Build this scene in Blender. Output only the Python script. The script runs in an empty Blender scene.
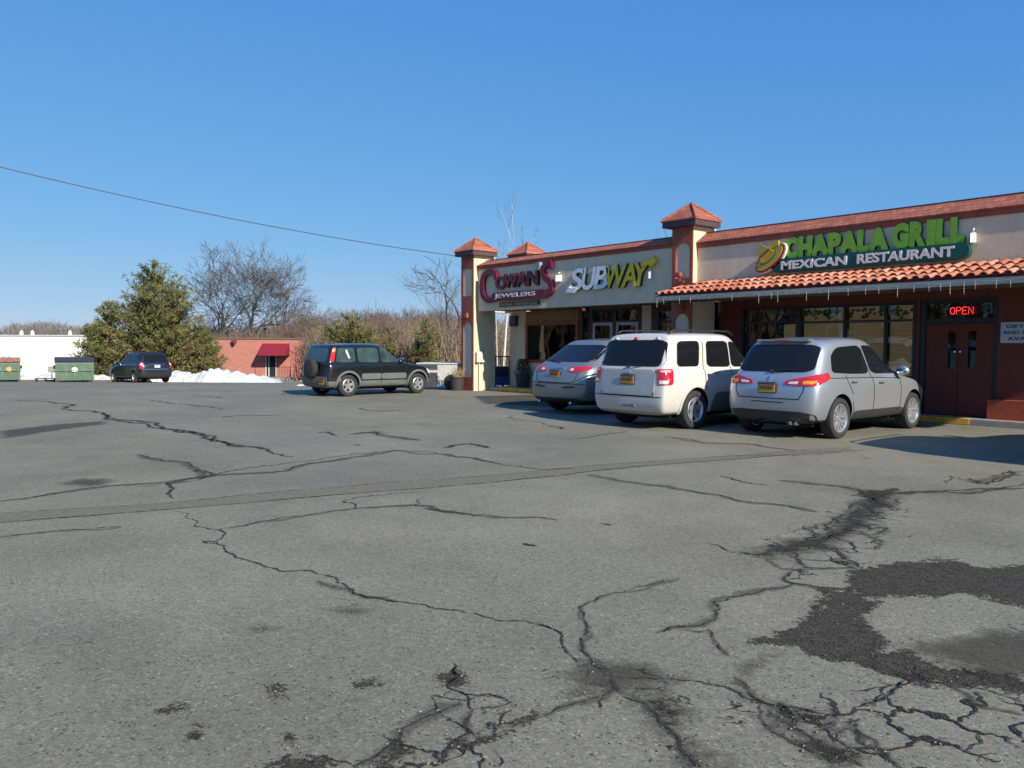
import bpy, bmesh, math, random
import numpy as np
from math import sin, cos, pi, radians, atan2, sqrt, tan, floor
from mathutils import Vector, Matrix, noise as mnoise
from mathutils.bvhtree import BVHTree
random.seed(7)
S = bpy.context.scene
COL = S.collection
R = radians
# ------------------------------------------------------------------ camera
# world: X runs along the shop front, Y goes into the building, origin at the corner of the left brick tower
CAM = Vector((21.15, -16.12, 1.5))
cam = bpy.data.objects.new('camera', bpy.data.cameras.new('camera'))
COL.objects.link(cam)
cam.location = CAM
cam.rotation_mode = 'QUATERNION'
mr = Matrix.Rotation(R(50), 3, 'Z') @ Matrix.Rotation(R(90-2.72), 3, 'X') @ Matrix.Rotation(R(0.25), 3, 'Z')
cam.rotation_quaternion = mr.to_quaternion()
cam.data.sensor_width = 36
cam.data.lens = 36*800/1024
cam.data.clip_end = 5000
S.camera = cam
# ------------------------------------------------------------------ world and sun
SUN_EL, SUN_AZ = R(30), R(-4.5)           # azimuth measured from world +X towards +Y
wd = bpy.data.worlds.new('World'); S.world = wd; wd.use_nodes = True
nt = wd.node_tree
sky = nt.nodes.new('ShaderNodeTexSky'); sky.sky_type = 'NISHITA'; sky.sun_disc = False
sky.sun_elevation = SUN_EL
sky.sun_rotation = pi/2 - SUN_AZ
sky.altitude = 0; sky.air_density = 1.0; sky.dust_density = 0.0; sky.ozone_density = 6
bg = nt.nodes['Background']; bg.inputs[1].default_value = 0.1
# the camera's colour response for the sky: deeper blue above, less glare at the horizon
sp_ = nt.nodes.new('ShaderNodeSeparateColor'); cb_ = nt.nodes.new('ShaderNodeCombineColor')
nt.links.new(sky.outputs[0], sp_.inputs[0])
for i_, (g_, k_) in enumerate(((.80, .65), (.50, .70), (.20, .87))):
    a_ = nt.nodes.new('ShaderNodeMath'); a_.operation = 'MULTIPLY'; a_.inputs[1].default_value = .085
    b_ = nt.nodes.new('ShaderNodeMath'); b_.operation = 'POWER'; b_.inputs[1].default_value = g_
    c_ = nt.nodes.new('ShaderNodeMath'); c_.operation = 'MULTIPLY'; c_.inputs[1].default_value = k_/(.1*2**.35)
    nt.links.new(sp_.outputs[i_], a_.inputs[0]); nt.links.new(a_.outputs[0], b_.inputs[0]); nt.links.new(b_.outputs[0], c_.inputs[0]); nt.links.new(c_.outputs[0], cb_.inputs[i_])
nt.links.new(cb_.outputs[0], bg.inputs[0])
sd = bpy.data.lights.new('sun', 'SUN'); sd.energy = 5.0; sd.angle = R(0.55); sd.color = (1, .92, .79)
sun = bpy.data.objects.new('sun', sd); COL.objects.link(sun)
sdir = Vector((cos(SUN_EL)*cos(SUN_AZ), cos(SUN_EL)*sin(SUN_AZ), sin(SUN_EL)))
sun.rotation_euler = sdir.to_track_quat('Z', 'Y').to_euler()
sun.location = (30, -10, 30)
S.view_settings.view_transform = 'Standard'; S.view_settings.look = 'None'
S.view_settings.exposure = 0.35; S.view_settings.gamma = 1
S.render.engine = 'CYCLES'
S.cycles.max_bounces = 8; S.cycles.transparent_max_bounces = 24

# ------------------------------------------------------------------ measuring helpers
FWD = Vector((-sin(R(50)), cos(R(50)), 0)); RGT = Vector((cos(R(50)), sin(R(50)), 0))
def lot_z(d):                              # the lot is level near the shops and falls away to the far side
    if d < 27: return 0.0
    if d < 49:
        t = (d-27); return -0.036*t*min(1, .4+t/12)
    z0 = -0.036*22
    if d < 75: return z0 - (d-49)/26*1.7
    return z0-1.7
def depth(p): return (Vector((p[0], p[1], 0))-Vector((CAM.x, CAM.y, 0))).dot(FWD)
def gz(x, y): return lot_z(depth((x, y)))
def at(px, D, z=None):                     # a spot D metres out along the bearing of column px
    p = CAM + FWD*D + RGT*((px-512)/800*D)
    return Vector((p.x, p.y, lot_z(D) if z is None else z))
def zat(py, D): return 1.5 + (346-py)*D/800
def spot(px, py):                          # point of level ground measured in the photograph
    v = mr @ Vector(((px-512)/800, (384-py)/800, -1))
    t = -CAM.z/v.z
    return (CAM.x+v.x*t, CAM.y+v.y*t)

# ------------------------------------------------------------------ materials
MATS = {}
def mat(name, col, rough=.6, metal=0., var=.12, vs=3., bump=0., bs=40., coat=0., spec=.5, emit=None, es=1., stain=0., coord='Object', stretch=None):
    if name in MATS: return MATS[name]
    m = bpy.data.materials.new(name); m.use_nodes = True; MATS[name] = m
    n = m.node_tree.nodes; l = m.node_tree.links; b = n['Principled BSDF']
    b.inputs['Roughness'].default_value = rough; b.inputs['Metallic'].default_value = metal
    b.inputs['Specular IOR Level'].default_value = spec
    if coat: b.inputs['Coat Weight'].default_value = coat; b.inputs['Coat Roughness'].default_value = .06
    c = (*col, 1)
    tc = n.new('ShaderNodeTexCoord'); src = tc.outputs[coord]
    if stretch:
        mp = n.new('ShaderNodeMapping'); mp.inputs['Scale'].default_value = stretch; l.new(src, mp.inputs[0]); src = mp.outputs[0]
    if var or stain:
        nz = n.new('ShaderNodeTexNoise'); nz.inputs['Scale'].default_value = vs; nz.inputs['Detail'].default_value = 6; nz.inputs['Roughness'].default_value = .65
        l.new(src, nz.inputs['Vector'])
        mx = n.new('ShaderNodeMix'); mx.data_type = 'RGBA'
        mx.inputs[6].default_value = tuple(v*(1-var) for v in col)+(1,); mx.inputs[7].default_value = tuple(min(1, v*(1+var)) for v in col)+(1,)
        rp = n.new('ShaderNodeMapRange'); rp.inputs[1].default_value = .3; rp.inputs[2].default_value = .7
        l.new(nz.outputs[0], rp.inputs[0]); l.new(rp.outputs[0], mx.inputs[0])
        out = mx.outputs[2]
        if stain:
            nz2 = n.new('ShaderNodeTexNoise'); nz2.inputs['Scale'].default_value = vs*.35; nz2.inputs['Detail'].default_value = 8; nz2.inputs['Roughness'].default_value = .75
            l.new(src, nz2.inputs['Vector'])
            rp2 = n.new('ShaderNodeMapRange'); rp2.inputs[1].default_value = .5; rp2.inputs[2].default_value = .72; rp2.inputs[4].default_value = stain
            l.new(nz2.outputs[0], rp2.inputs[0])
            m2 = n.new('ShaderNodeMix'); m2.data_type = 'RGBA'; m2.inputs[7].default_value = tuple(v*.45 for v in col)+(1,)
            l.new(rp2.outputs[0], m2.inputs[0]); l.new(out, m2.inputs[6]); out = m2.outputs[2]
        l.new(out, b.inputs['Base Color'])
    else: b.inputs['Base Color'].default_value = c
    if bump:
        bz = n.new('ShaderNodeTexNoise'); bz.inputs['Scale'].default_value = bs; bz.inputs['Detail'].default_value = 4
        l.new(src, bz.inputs['Vector'])
        bp = n.new('ShaderNodeBump'); bp.inputs['Strength'].default_value = bump; bp.inputs['Distance'].default_value = .01
        l.new(bz.outputs[0], bp.inputs['Height']); l.new(bp.outputs[0], b.inputs['Normal'])
    if emit: b.inputs['Emission Color'].default_value = (*emit, 1); b.inputs['Emission Strength'].default_value = es
    return m
def glass_mat(name, tint, f0=.06, rough=.02):
    if name in MATS: return MATS[name]
    m = bpy.data.materials.new(name); m.use_nodes = True; MATS[name] = m
    n = m.node_tree.nodes; l = m.node_tree.links; n.remove(n['Principled BSDF'])
    t = n.new('ShaderNodeBsdfTransparent'); t.inputs[0].default_value = (*tint, 1)
    g = n.new('ShaderNodeBsdfGlossy'); g.inputs['Roughness'].default_value = rough
    lw = n.new('ShaderNodeFresnel'); lw.inputs[0].default_value = 1.5
    ad = n.new('ShaderNodeMath'); ad.operation = 'ADD'; ad.inputs[1].default_value = f0; ad.use_clamp = True
    nz = n.new('ShaderNodeTexNoise'); nz.inputs['Scale'].default_value = 1.3
    tc = n.new('ShaderNodeTexCoord'); l.new(tc.outputs['Object'], nz.inputs['Vector'])
    bp = n.new('ShaderNodeBump'); bp.inputs['Strength'].default_value = .06; bp.inputs['Distance'].default_value = .05
    l.new(nz.outputs[0], bp.inputs['Height']); l.new(bp.outputs[0], g.inputs['Normal'])
    l.new(lw.outputs[0], ad.inputs[0])
    x = n.new('ShaderNodeMixShader'); l.new(ad.outputs[0], x.inputs[0]); l.new(t.outputs[0], x.inputs[1]); l.new(g.outputs[0], x.inputs[2])
    l.new(x.outputs[0], n['Material Output'].inputs[0])
    return m
M = dict(
 cream=mat('cream stucco', (.72, .60, .42), .9, var=.09, vs=2.5, bump=.3, bs=40, stain=.30, stretch=(1.2, 1.2, .35)),
 redtrim=mat('rust red paint', (.33, .085, .048), .75, var=.18, vs=3, bump=.2, bs=40, stain=.3, stretch=(1.5, 1.5, .4)),
 maroon=mat('maroon boards', (.15, .034, .018), .7, var=.2, vs=5, stretch=(6, 6, .6), bump=.1, bs=30),
 maroon_lo=mat('maroon brick base', (.38, .075, .035), .8, var=.25, vs=7, bump=.2, bs=30),
 dkfascia=mat('dark brown fascia', (.075, .045, .05), .6),
 black=mat('black painted metal', (.018, .018, .02), .45, var=.2),
 rubber=mat('tyre rubber', (.028, .028, .03), .85, var=.25, vs=9),
 darkplastic=mat('dark plastic', (.03, .031, .034), .6, var=.2, vs=8),
 under=mat('underbody dark', (.008, .008, .009), .9),
 white=mat('white paint', (.72, .72, .70), .5, var=.06),
 alu=mat('alloy rim', (.62, .63, .65), .3, .75, var=.08, vs=10),
 chrome=mat('chrome', (.75, .76, .78), .1, 1., var=.03),
 grey_alu=mat('grey door frame', (.35, .35, .36), .4, .5),
 concrete=mat('concrete', (.34, .33, .30), .9, var=.18, vs=4, bump=.4, bs=50, stain=.3),
 yellow=mat('worn yellow paint', (.78, .42, .04), .8, var=.25, vs=7, stain=.8, bump=.2),
 carglass=mat('tinted car glass', (.010, .012, .014), .04, var=.05, spec=.35),
 carglass2=mat('green car glass', (.045, .075, .08), .05, var=.5, vs=2.2, spec=.7),
 red_lens=mat('red lens', (.5, .02, .03), .12, var=.15, vs=20, coat=.8),
 clear_lens=mat('clear lens', (.75, .72, .7), .12, var=.1, vs=20, coat=.8),
 amber_lens=mat('amber lens', (.85, .3, .03), .15, var=.1, vs=20, coat=.6),
 plate=mat('licence plate', (.72, .33, .03), .4, var=.1, vs=20),
 plate_ink=mat('plate ink', (.03, .03, .09), .5),
 plate_white=mat('white plate', (.75, .76, .78), .4, var=.05),
 snow=mat('old snow', (.66, .66, .64), .8, var=.2, vs=2.5, bump=1., bs=5, stain=.45),
 glass=glass_mat('shop glass', (.82, .85, .82), .01),
)
def roof_mat(name, base, sx=4, sz=9):
    m = mat(name, base, .85, var=.25, vs=6, bump=.3, bs=30)
    n = m.node_tree.nodes; l = m.node_tree.links; b = n['Principled BSDF']
    src = b.inputs['Base Color'].links[0].from_socket
    tc = n.new('ShaderNodeTexCoord'); br = n.new('ShaderNodeTexBrick')
    br.inputs['Scale'].default_value = sx; br.inputs['Color1'].default_value = (1, 1, 1, 1); br.inputs['Color2'].default_value = (.68, .66, .66, 1); br.inputs['Mortar'].default_value = (.4, .36, .36, 1)
    br.inputs['Mortar Size'].default_value = .025; br.inputs['Row Height'].default_value = .35
    mp = n.new('ShaderNodeMapping'); mp.inputs['Rotation'].default_value = (R(90), 0, 0)
    l.new(tc.outputs['Object'], mp.inputs[0]); l.new(mp.outputs[0], br.inputs['Vector'])
    mu = n.new('ShaderNodeMix'); mu.data_type = 'RGBA'; mu.blend_type = 'MULTIPLY'; mu.inputs[0].default_value = 1
    l.new(src, mu.inputs[6]); l.new(br.outputs[0], mu.inputs[7]); l.new(mu.outputs[2], b.inputs['Base Color'])
    return m
M['shingle'] = roof_mat('terracotta shingles', (.46, .15, .085))
M['tile_b'] = mat('dark barrel tile', (.42, .13, .07), .75, var=.3, vs=5, bump=.2, bs=30, stain=.3); M['tile_c'] = mat('pale barrel tile', (.60, .26, .16), .75, var=.3, vs=5, bump=.2, bs=30, stain=.3)
M['tile'] = mat('terracotta barrel tile', (.52, .185, .105), .75, var=.3, vs=5, bump=.2, bs=30, stain=.25)

# ------------------------------------------------------------------ mesh helpers
class MB:
    def __init__(s): s.v = []; s.f = []; s.m = []
    def add(s, vs, fs, mi=0):
        o = len(s.v); s.v += [tuple(v) for v in vs]; s.f += [tuple(i+o for i in f) for f in fs]; s.m += [mi]*len(fs)
        return s
    def box(s, x0, x1, y0, y1, z0, z1, mi=0, rot=None, bev=0):
        if bev:
            bm = bmesh.new(); bmesh.ops.create_cube(bm, size=1)
            for v in bm.verts: v.co = Vector(((x0+x1)/2+v.co.x*(x1-x0), (y0+y1)/2+v.co.y*(y1-y0), (z0+z1)/2+v.co.z*(z1-z0)))
            bmesh.ops.bevel(bm, geom=bm.edges[:], offset=bev, segments=2, affect='EDGES')
            bm.verts.index_update(); vs = [v.co.copy() for v in bm.verts]; fs = [[v.index for v in f.verts] for f in bm.faces]; bm.free()
        else:
            vs = [Vector((x, y, z)) for z in (z0, z1) for y in (y0, y1) for x in (x0, x1)]
            fs = [(0, 2, 3, 1), (4, 5, 7, 6), (0, 1, 5, 4), (2, 6, 7, 3), (0, 4, 6, 2), (1, 3, 7, 5)]
        if rot is not None: vs = [rot @ v for v in vs]
        return s.add(vs, fs, mi)
    def prism(s, poly, axis, a, b, mi=0):      # poly of 2-D points; axis 'x': (y,z)  'y': (x,z)  'z': (x,y)
        def P(p, t): return {'x': (t, p[0], p[1]), 'y': (p[0], t, p[1]), 'z': (p[0], p[1], t)}[axis]
        n = len(poly); vs = [P(p, a) for p in poly]+[P(p, b) for p in poly]
        fs = [tuple(range(n)), tuple(range(2*n-1, n-1, -1))]+[(i, n+i, n+(i+1) % n, (i+1) % n) for i in range(n)]
        return s.add(vs, fs, mi)
    def tube(s, pts, r, n=8, mi=0, caps=True):
        pts = [Vector(p) for p in pts]
        rs = r if isinstance(r, (list, tuple)) else [r]*len(pts)
        vs = []; up = None
        for i, p in enumerate(pts):
            d = (pts[min(i+1, len(pts)-1)]-pts[max(i-1, 0)])
            d = d.normalized() if d.length > 1e-9 else Vector((0, 0, 1))
            a = d.orthogonal().normalized() if up is None else (up-d*up.dot(d))
            if a.length < 1e-5: a = d.orthogonal()
            a.normalize(); up = a; b = d.cross(a)
            for k in range(n): t = 2*pi*k/n; vs.append(p+(a*cos(t)+b*sin(t))*rs[i])
        fs = []
        for i in range(len(pts)-1):
            for k in range(n):
                k2 = (k+1) % n; fs.append((i*n+k, i*n+k2, (i+1)*n+k2, (i+1)*n+k))
        if caps and n > 3: fs += [tuple(range(n-1, -1, -1)), tuple((len(pts)-1)*n+k for k in range(n))]
        return s.add(vs, fs, mi)
    def lathe(s, prof, n=24, c=(0, 0, 0), axis='z', mi=0):   # prof: (radius, height)
        vs = []
        for r, h in prof:
            for k in range(n):
                t = 2*pi*k/n; a, b = r*cos(t), r*sin(t)
                p = {'z': (a, b, h), 'y': (a, h, b), 'x': (h, a, b)}[axis]
                vs.append((p[0]+c[0], p[1]+c[1], p[2]+c[2]))
        fs = [(i*n+k, i*n+(k+1) % n, (i+1)*n+(k+1) % n, (i+1)*n+k) for i in range(len(prof)-1) for k in range(n)]
        return s.add(vs, fs, mi)
    def ball(s, c, r, seg=10, sc=(1, 1, 1), jag=0, mi=0):
        vs = []; fs = []
        for i in range(seg+1):
            th = pi*i/seg
            for k in range(seg*2):
                ph = 2*pi*k/(seg*2); j = 1+random.uniform(-jag, jag)
                vs.append((c[0]+r*sc[0]*sin(th)*cos(ph)*j, c[1]+r*sc[1]*sin(th)*sin(ph)*j, c[2]+r*sc[2]*cos(th)*j))
        n = seg*2
        fs = [(i*n+k, i*n+(k+1) % n, (i+1)*n+(k+1) % n, (i+1)*n+k) for i in range(seg) for k in range(n)]
        return s.add(vs, fs, mi)
    def build(s, name, m=None, parent=None, smooth=False, loc=None, fixn=True):
        me = bpy.data.meshes.new(name); me.from_pydata(s.v, [], s.f)
        ms = m if isinstance(m, (list, tuple)) else [m]
        for q in ms: me.materials.append(M[q] if isinstance(q, str) else q)
        if len(ms) > 1: me.polygons.foreach_set('material_index', s.m)
        if fixn and len(s.v) < 60000:
            bm = bmesh.new(); bm.from_mesh(me); bmesh.ops.recalc_face_normals(bm, faces=bm.faces[:]); bm.to_mesh(me); bm.free()
        if smooth: me.polygons.foreach_set('use_smooth', [True]*len(me.polygons))
        me.update()
        if smooth == 'auto': me.set_sharp_from_angle(angle=R(38))
        o = bpy.data.objects.new(name, me); COL.objects.link(o)
        if parent is not None: o.parent = parent
        if loc is not None: o.location = loc
        return o
def tag(o, label, cat, group=None):
    o['label'] = label; o['category'] = cat
    if group: o['group'] = group
    return o
def thing(name, label, cat, loc=(0, 0, 0), rz=0, group=None):
    o = bpy.data.objects.new(name, None); COL.objects.link(o); o.empty_display_size = .2
    o.location = loc; o.rotation_euler = (0, 0, rz)
    return tag(o, label, cat, group)
def struct(o, kind='structure'): o['kind'] = kind; return o
def rrect(x0, x1, y0, y1, r, n=4):
    out = []
    for cx, cy, a0 in ((x1-r, y1-r, 0), (x0+r, y1-r, 90), (x0+r, y0+r, 180), (x1-r, y0+r, 270)):
        for k in range(n+1): a = R(a0+90*k/n); out.append((cx+r*cos(a), cy+r*sin(a)))
    return out
def arch(x0, x1, z0, z1, n=10):                 # a panel with a round head
    r = (x1-x0)/2; cx = (x0+x1)/2
    return [(x0, z0), (x1, z0)]+[(cx+r*cos(pi*k/n), z1-r+r*sin(pi*k/n)) for k in range(n+1)]

# ------------------------------------------------------------------ ground
def asphalt_mat():
    m = bpy.data.materials.new('weathered asphalt'); m.use_nodes = True
    n = m.node_tree.nodes; l = m.node_tree.links; b = n['Principled BSDF']; b.inputs['Roughness'].default_value = .88
    b.inputs['Specular IOR Level'].default_value = .3
    tc = n.new('ShaderNodeTexCoord')
    def nz(sc, det=5, ro=.6, vec=None):
        t = n.new('ShaderNodeTexNoise'); t.inputs['Scale'].default_value = sc; t.inputs['Detail'].default_value = det; t.inputs['Roughness'].default_value = ro
        l.new(vec or tc.outputs['Object'], t.inputs['Vector']); return t.outputs[0]
    def rng(s, a, b_, c, d):
        r = n.new('ShaderNodeMapRange'); r.inputs[1].default_value = a; r.inputs[2].default_value = b_; r.inputs[3].default_value = c; r.inputs[4].default_value = d
        l.new(s, r.inputs[0]); return r.outputs[0]
    def mul(a, b_):
        r = n.new('ShaderNodeMath'); r.operation = 'MULTIPLY'; l.new(a, r.inputs[0]); l.new(b_, r.inputs[1]); return r.outputs[0]
    v = n.new('ShaderNodeTexVoronoi'); v.inputs['Scale'].default_value = 105; l.new(tc.outputs['Object'], v.inputs['Vector'])
    sep = n.new('ShaderNodeSeparateColor'); l.new(v.outputs['Color'], sep.inputs[0])
    st = rng(sep.outputs[0], 0, 1, .80, 1.20)
    st2 = rng(sep.outputs[1], .90, .97, 1.0, 1.5)      # pale stones
    st3 = rng(sep.outputs[2], .05, .0, 1.0, .3)        # pits
    x = mul(mul(st, st2), st3)
    x = mul(x, rng(nz(22, 5, .7), .3, .7, .84, 1.16))
    x = mul(x, rng(nz(.35, 6, .6), .3, .7, .80, 1.12))
    x = mul(x, rng(nz(1.6, 6, .7), .3, .75, .86, 1.10))
    x = mul(x, rng(nz(.9, 4, .5), .62, .74, 1, .86))
    c = n.new('ShaderNodeMix'); c.data_type = 'RGBA'; c.blend_type = 'MULTIPLY'; c.inputs[0].default_value = 1
    cc = n.new('ShaderNodeMix'); cc.data_type = 'RGBA'; cc.inputs[6].default_value = (.230, .211, .150, 1); cc.inputs[7].default_value = (.208, .196, .149, 1)
    l.new(rng(nz(.12, 3), .35, .65, 0, 1), cc.inputs[0]); l.new(cc.outputs[2], c.inputs[6])
    cb = n.new('ShaderNodeCombineColor'); [l.new(x, cb.inputs[i]) for i in range(3)]
    l.new(cb.outputs[0], c.inputs[7]); l.new(c.outputs[2], b.inputs['Base Color'])
    bp = n.new('ShaderNodeBump'); bp.inputs['Strength'].default_value = .35; bp.inputs['Distance'].default_value = .003
    l.new(v.outputs['Distance'], bp.inputs['Height']); bp.invert = True
    l.new(bp.outputs[0], b.inputs['Normal'])
    return m
def crack_mat(name, dark, kind):
    m = bpy.data.materials.new(name); m.use_nodes = True
    n = m.node_tree.nodes; l = m.node_tree.links; b = n['Principled BSDF']
    b.inputs['Roughness'].default_value = .92; b.inputs['Specular IOR Level'].default_value = .2
    tc = n.new('ShaderNodeTexCoord'); at_ = n.new('ShaderNodeAttribute'); at_.attribute_name = 'd'
    def nz(sc, det=4, ro=.6):
        t = n.new('ShaderNodeTexNoise'); t.inputs['Scale'].default_value = sc; t.inputs['Detail'].default_value = det; t.inputs['Roughness'].default_value = ro
        l.new(tc.outputs['Object'], t.inputs['Vector']); return t.outputs[0]
    def mth(op, a, b_=None, c_=None):
        r = n.new('ShaderNodeMath'); r.operation = op
        for i, q in enumerate((a, b_, c_)):
            if q is None: continue
            if isinstance(q, (int, float)): r.inputs[i].default_value = q
            else: l.new(q, r.inputs[i])
        return r.outputs[0]
    v = n.new('ShaderNodeTexVoronoi'); v.inputs['Scale'].default_value = 110; l.new(tc.outputs['Object'], v.inputs['Vector'])
    sep = n.new('ShaderNodeSeparateColor'); l.new(v.outputs['Color'], sep.inputs[0])
    grit = mth('MULTIPLY_ADD', sep.outputs[0], 1.3, .4)
    d = at_.outputs['Fac']
    if kind == 'line':        # d: 1 in the middle of the ribbon, 0 at its edge
        s = mth('ADD', d, mth('MULTIPLY_ADD', nz(14, 5, .7), 1.7, -.85))
        s = mth('ADD', s, mth('MULTIPLY_ADD', nz(70, 2), .9, -.45))
        a = mth('MULTIPLY_ADD', s, 3.4, -1.9)
    elif kind in ('patch', 'faint'):       # d: metres inside the outline
        s = mth('ADD', d, mth('MULTIPLY_ADD', nz(5, 5, .7), .5, -.25))
        s = mth('ADD', s, mth('MULTIPLY_ADD', nz(60, 3, .7), .22, -.11))
        a = mth('MULTIPLY_ADD', s, 26., .5)
        if kind == 'faint': a = mth('MULTIPLY_ADD', s, 6., .3)
    else:                     # web of fine cracks inside the outline
        dn = n.new('ShaderNodeTexNoise'); dn.inputs['Scale'].default_value = 5; dn.inputs['Detail'].default_value = 5; l.new(tc.outputs['Object'], dn.inputs['Vector'])
        va = n.new('ShaderNodeVectorMath'); va.operation = 'MULTIPLY_ADD'; va.inputs[1].default_value = (.35, .35, 0)
        l.new(dn.outputs['Color'], va.inputs[0]); l.new(tc.outputs['Object'], va.inputs[2])
        w = n.new('ShaderNodeTexVoronoi'); w.feature = 'DISTANCE_TO_EDGE'; w.inputs['Scale'].default_value = 3.2; w.voronoi_dimensions = '2D'
        l.new(va.outputs[0], w.inputs['Vector'])
        wd_ = mth('MULTIPLY', mth('MINIMUM', mth('MAXIMUM', mth('ADD', d, mth('MULTIPLY_ADD', nz(4), 1.2, -.6)), 0.0), .3), .10)
        a = mth('MULTIPLY_ADD', mth('SUBTRACT', wd_, w.outputs['Distance']), 120., .5)
    a = mth('MAXIMUM', mth('MINIMUM', a, 1.0), 0.0)
    if kind == 'faint': a = mth('MULTIPLY', a, .5)
    if kind == 'line': a = mth('MULTIPLY', a, .95)
    cb = n.new('ShaderNodeCombineColor')
    g2 = mth('MULTIPLY', grit, mth('MULTIPLY_ADD', nz(12, 5, .7), .9, .5))
    for i in range(3): l.new(mth('MULTIPLY', g2, dark[i]), cb.inputs[i])
    l.new(cb.outputs[0], b.inputs['Base Color'])
    bp = n.new('ShaderNodeBump'); bp.inputs['Strength'].default_value = .7; bp.inputs['Distance'].default_value = .008; bp.invert = True
    l.new(v.outputs['Distance'], bp.inputs['Height']); l.new(bp.outputs[0], b.inputs['Normal'])
    tr = n.new('ShaderNodeBsdfTransparent'); mx = n.new('ShaderNodeMixShader')
    l.new(a, mx.inputs[0]); l.new(tr.outputs[0], mx.inputs[1]); l.new(b.outputs[0], mx.inputs[2]); l.new(mx.outputs[0], n['Material Output'].inputs[0])
    return m
def sheet(name, Ds, Ls, dz, m):
    mb = MB(); o = CAM.copy(); o.z = 0
    vs = []
    for D in Ds:
        for La in Ls:
            p = o+FWD*D+RGT*La; vs.append((p.x, p.y, lot_z(D)+dz))
    n = len(Ls); fs = [(i*n+j, i*n+j+1, (i+1)*n+j+1, (i+1)*n+j) for i in range(len(Ds)-1) for j in range(n-1)]
    mb.add(vs, fs)
    return struct(mb.build(name, m, fixn=False))
asph = asphalt_mat()
Ds = [-40, 0, 15, 26.9]+[27+k*1.2 for k in range(19)]
sheet('parking_lot', Ds, [-75, -40, -20, 0, 20, 45], 0, asph)
turf = mat('dormant turf', (.12, .10, .06), .95, var=.35, vs=.5, bump=.6, bs=12)
sheet('ground', [-900, -300, -40, 0, 20]+[27+k*2 for k in range(26)]+[100, 300, 900, 2500], [-2500, -600, -150, -60, -20, 20, 60, 150, 600, 2500], -.06, turf)

def dense(pts, seed, amp=.18, step=.05):
    rr = random.Random(seed); P = [Vector(p).to_2d() for p in pts]
    out = [P[0]]
    def sub(a, b, k):
        L = (b-a).length; dist = (((a+b)/2)-Vector((CAM.x, CAM.y))).length
        if L < step*max(1, dist/5) or k > 7: out.append(b); return
        t = Vector((-(b-a).y, (b-a).x)); m_ = (a+b)/2+t*rr.uniform(-amp, amp)
        sub(a, m_, k+1); sub(m_, b, k+1)
    for a, b in zip(P, P[1:]): sub(a, b, 0)
    return out
crk = MB(); crd = []
def crack(pts, w, seed=0, z=.0055, px=True, amp=.16):
    P = dense([spot(*p) if px else p for p in pts], seed+len(crd), amp)
    n = len(P); rr = random.Random(seed); vs = []
    for i, p in enumerate(P):
        d = (P[min(i+1, n-1)]-P[max(i-1, 0)]).normalized(); t = Vector((-d.y, d.x))
        ww = w*(1.0+.9*(mnoise.noise(Vector((p.x*1.3, p.y*1.3, seed)))))*min(1, .35+min(i, n-1-i)/max(1, n)*8)*1.25
        for s_ in (-1, 0, 1): vs.append((p.x+t.x*ww*s_, p.y+t.y*ww*s_, z)); crd.append(1-abs(s_))
    crk.add(vs, [(i*3+j, i*3+j+1, (i+1)*3+j+1, (i+1)*3+j) for i in range(n-1) for j in range(2)])
def zl(pts): return [(x/1.979, 380+y/1.979) for x, y in pts]
def zr_(pts): return [(512+x/1.979, 380+y/1.979) for x, y in pts]
def zq(pts): return [(560+x/3.369, 540+y/3.369) for x, y in pts]
def zu(pts): return [(740+x/3.606, 440+y/3.606) for x, y in pts]
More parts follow.
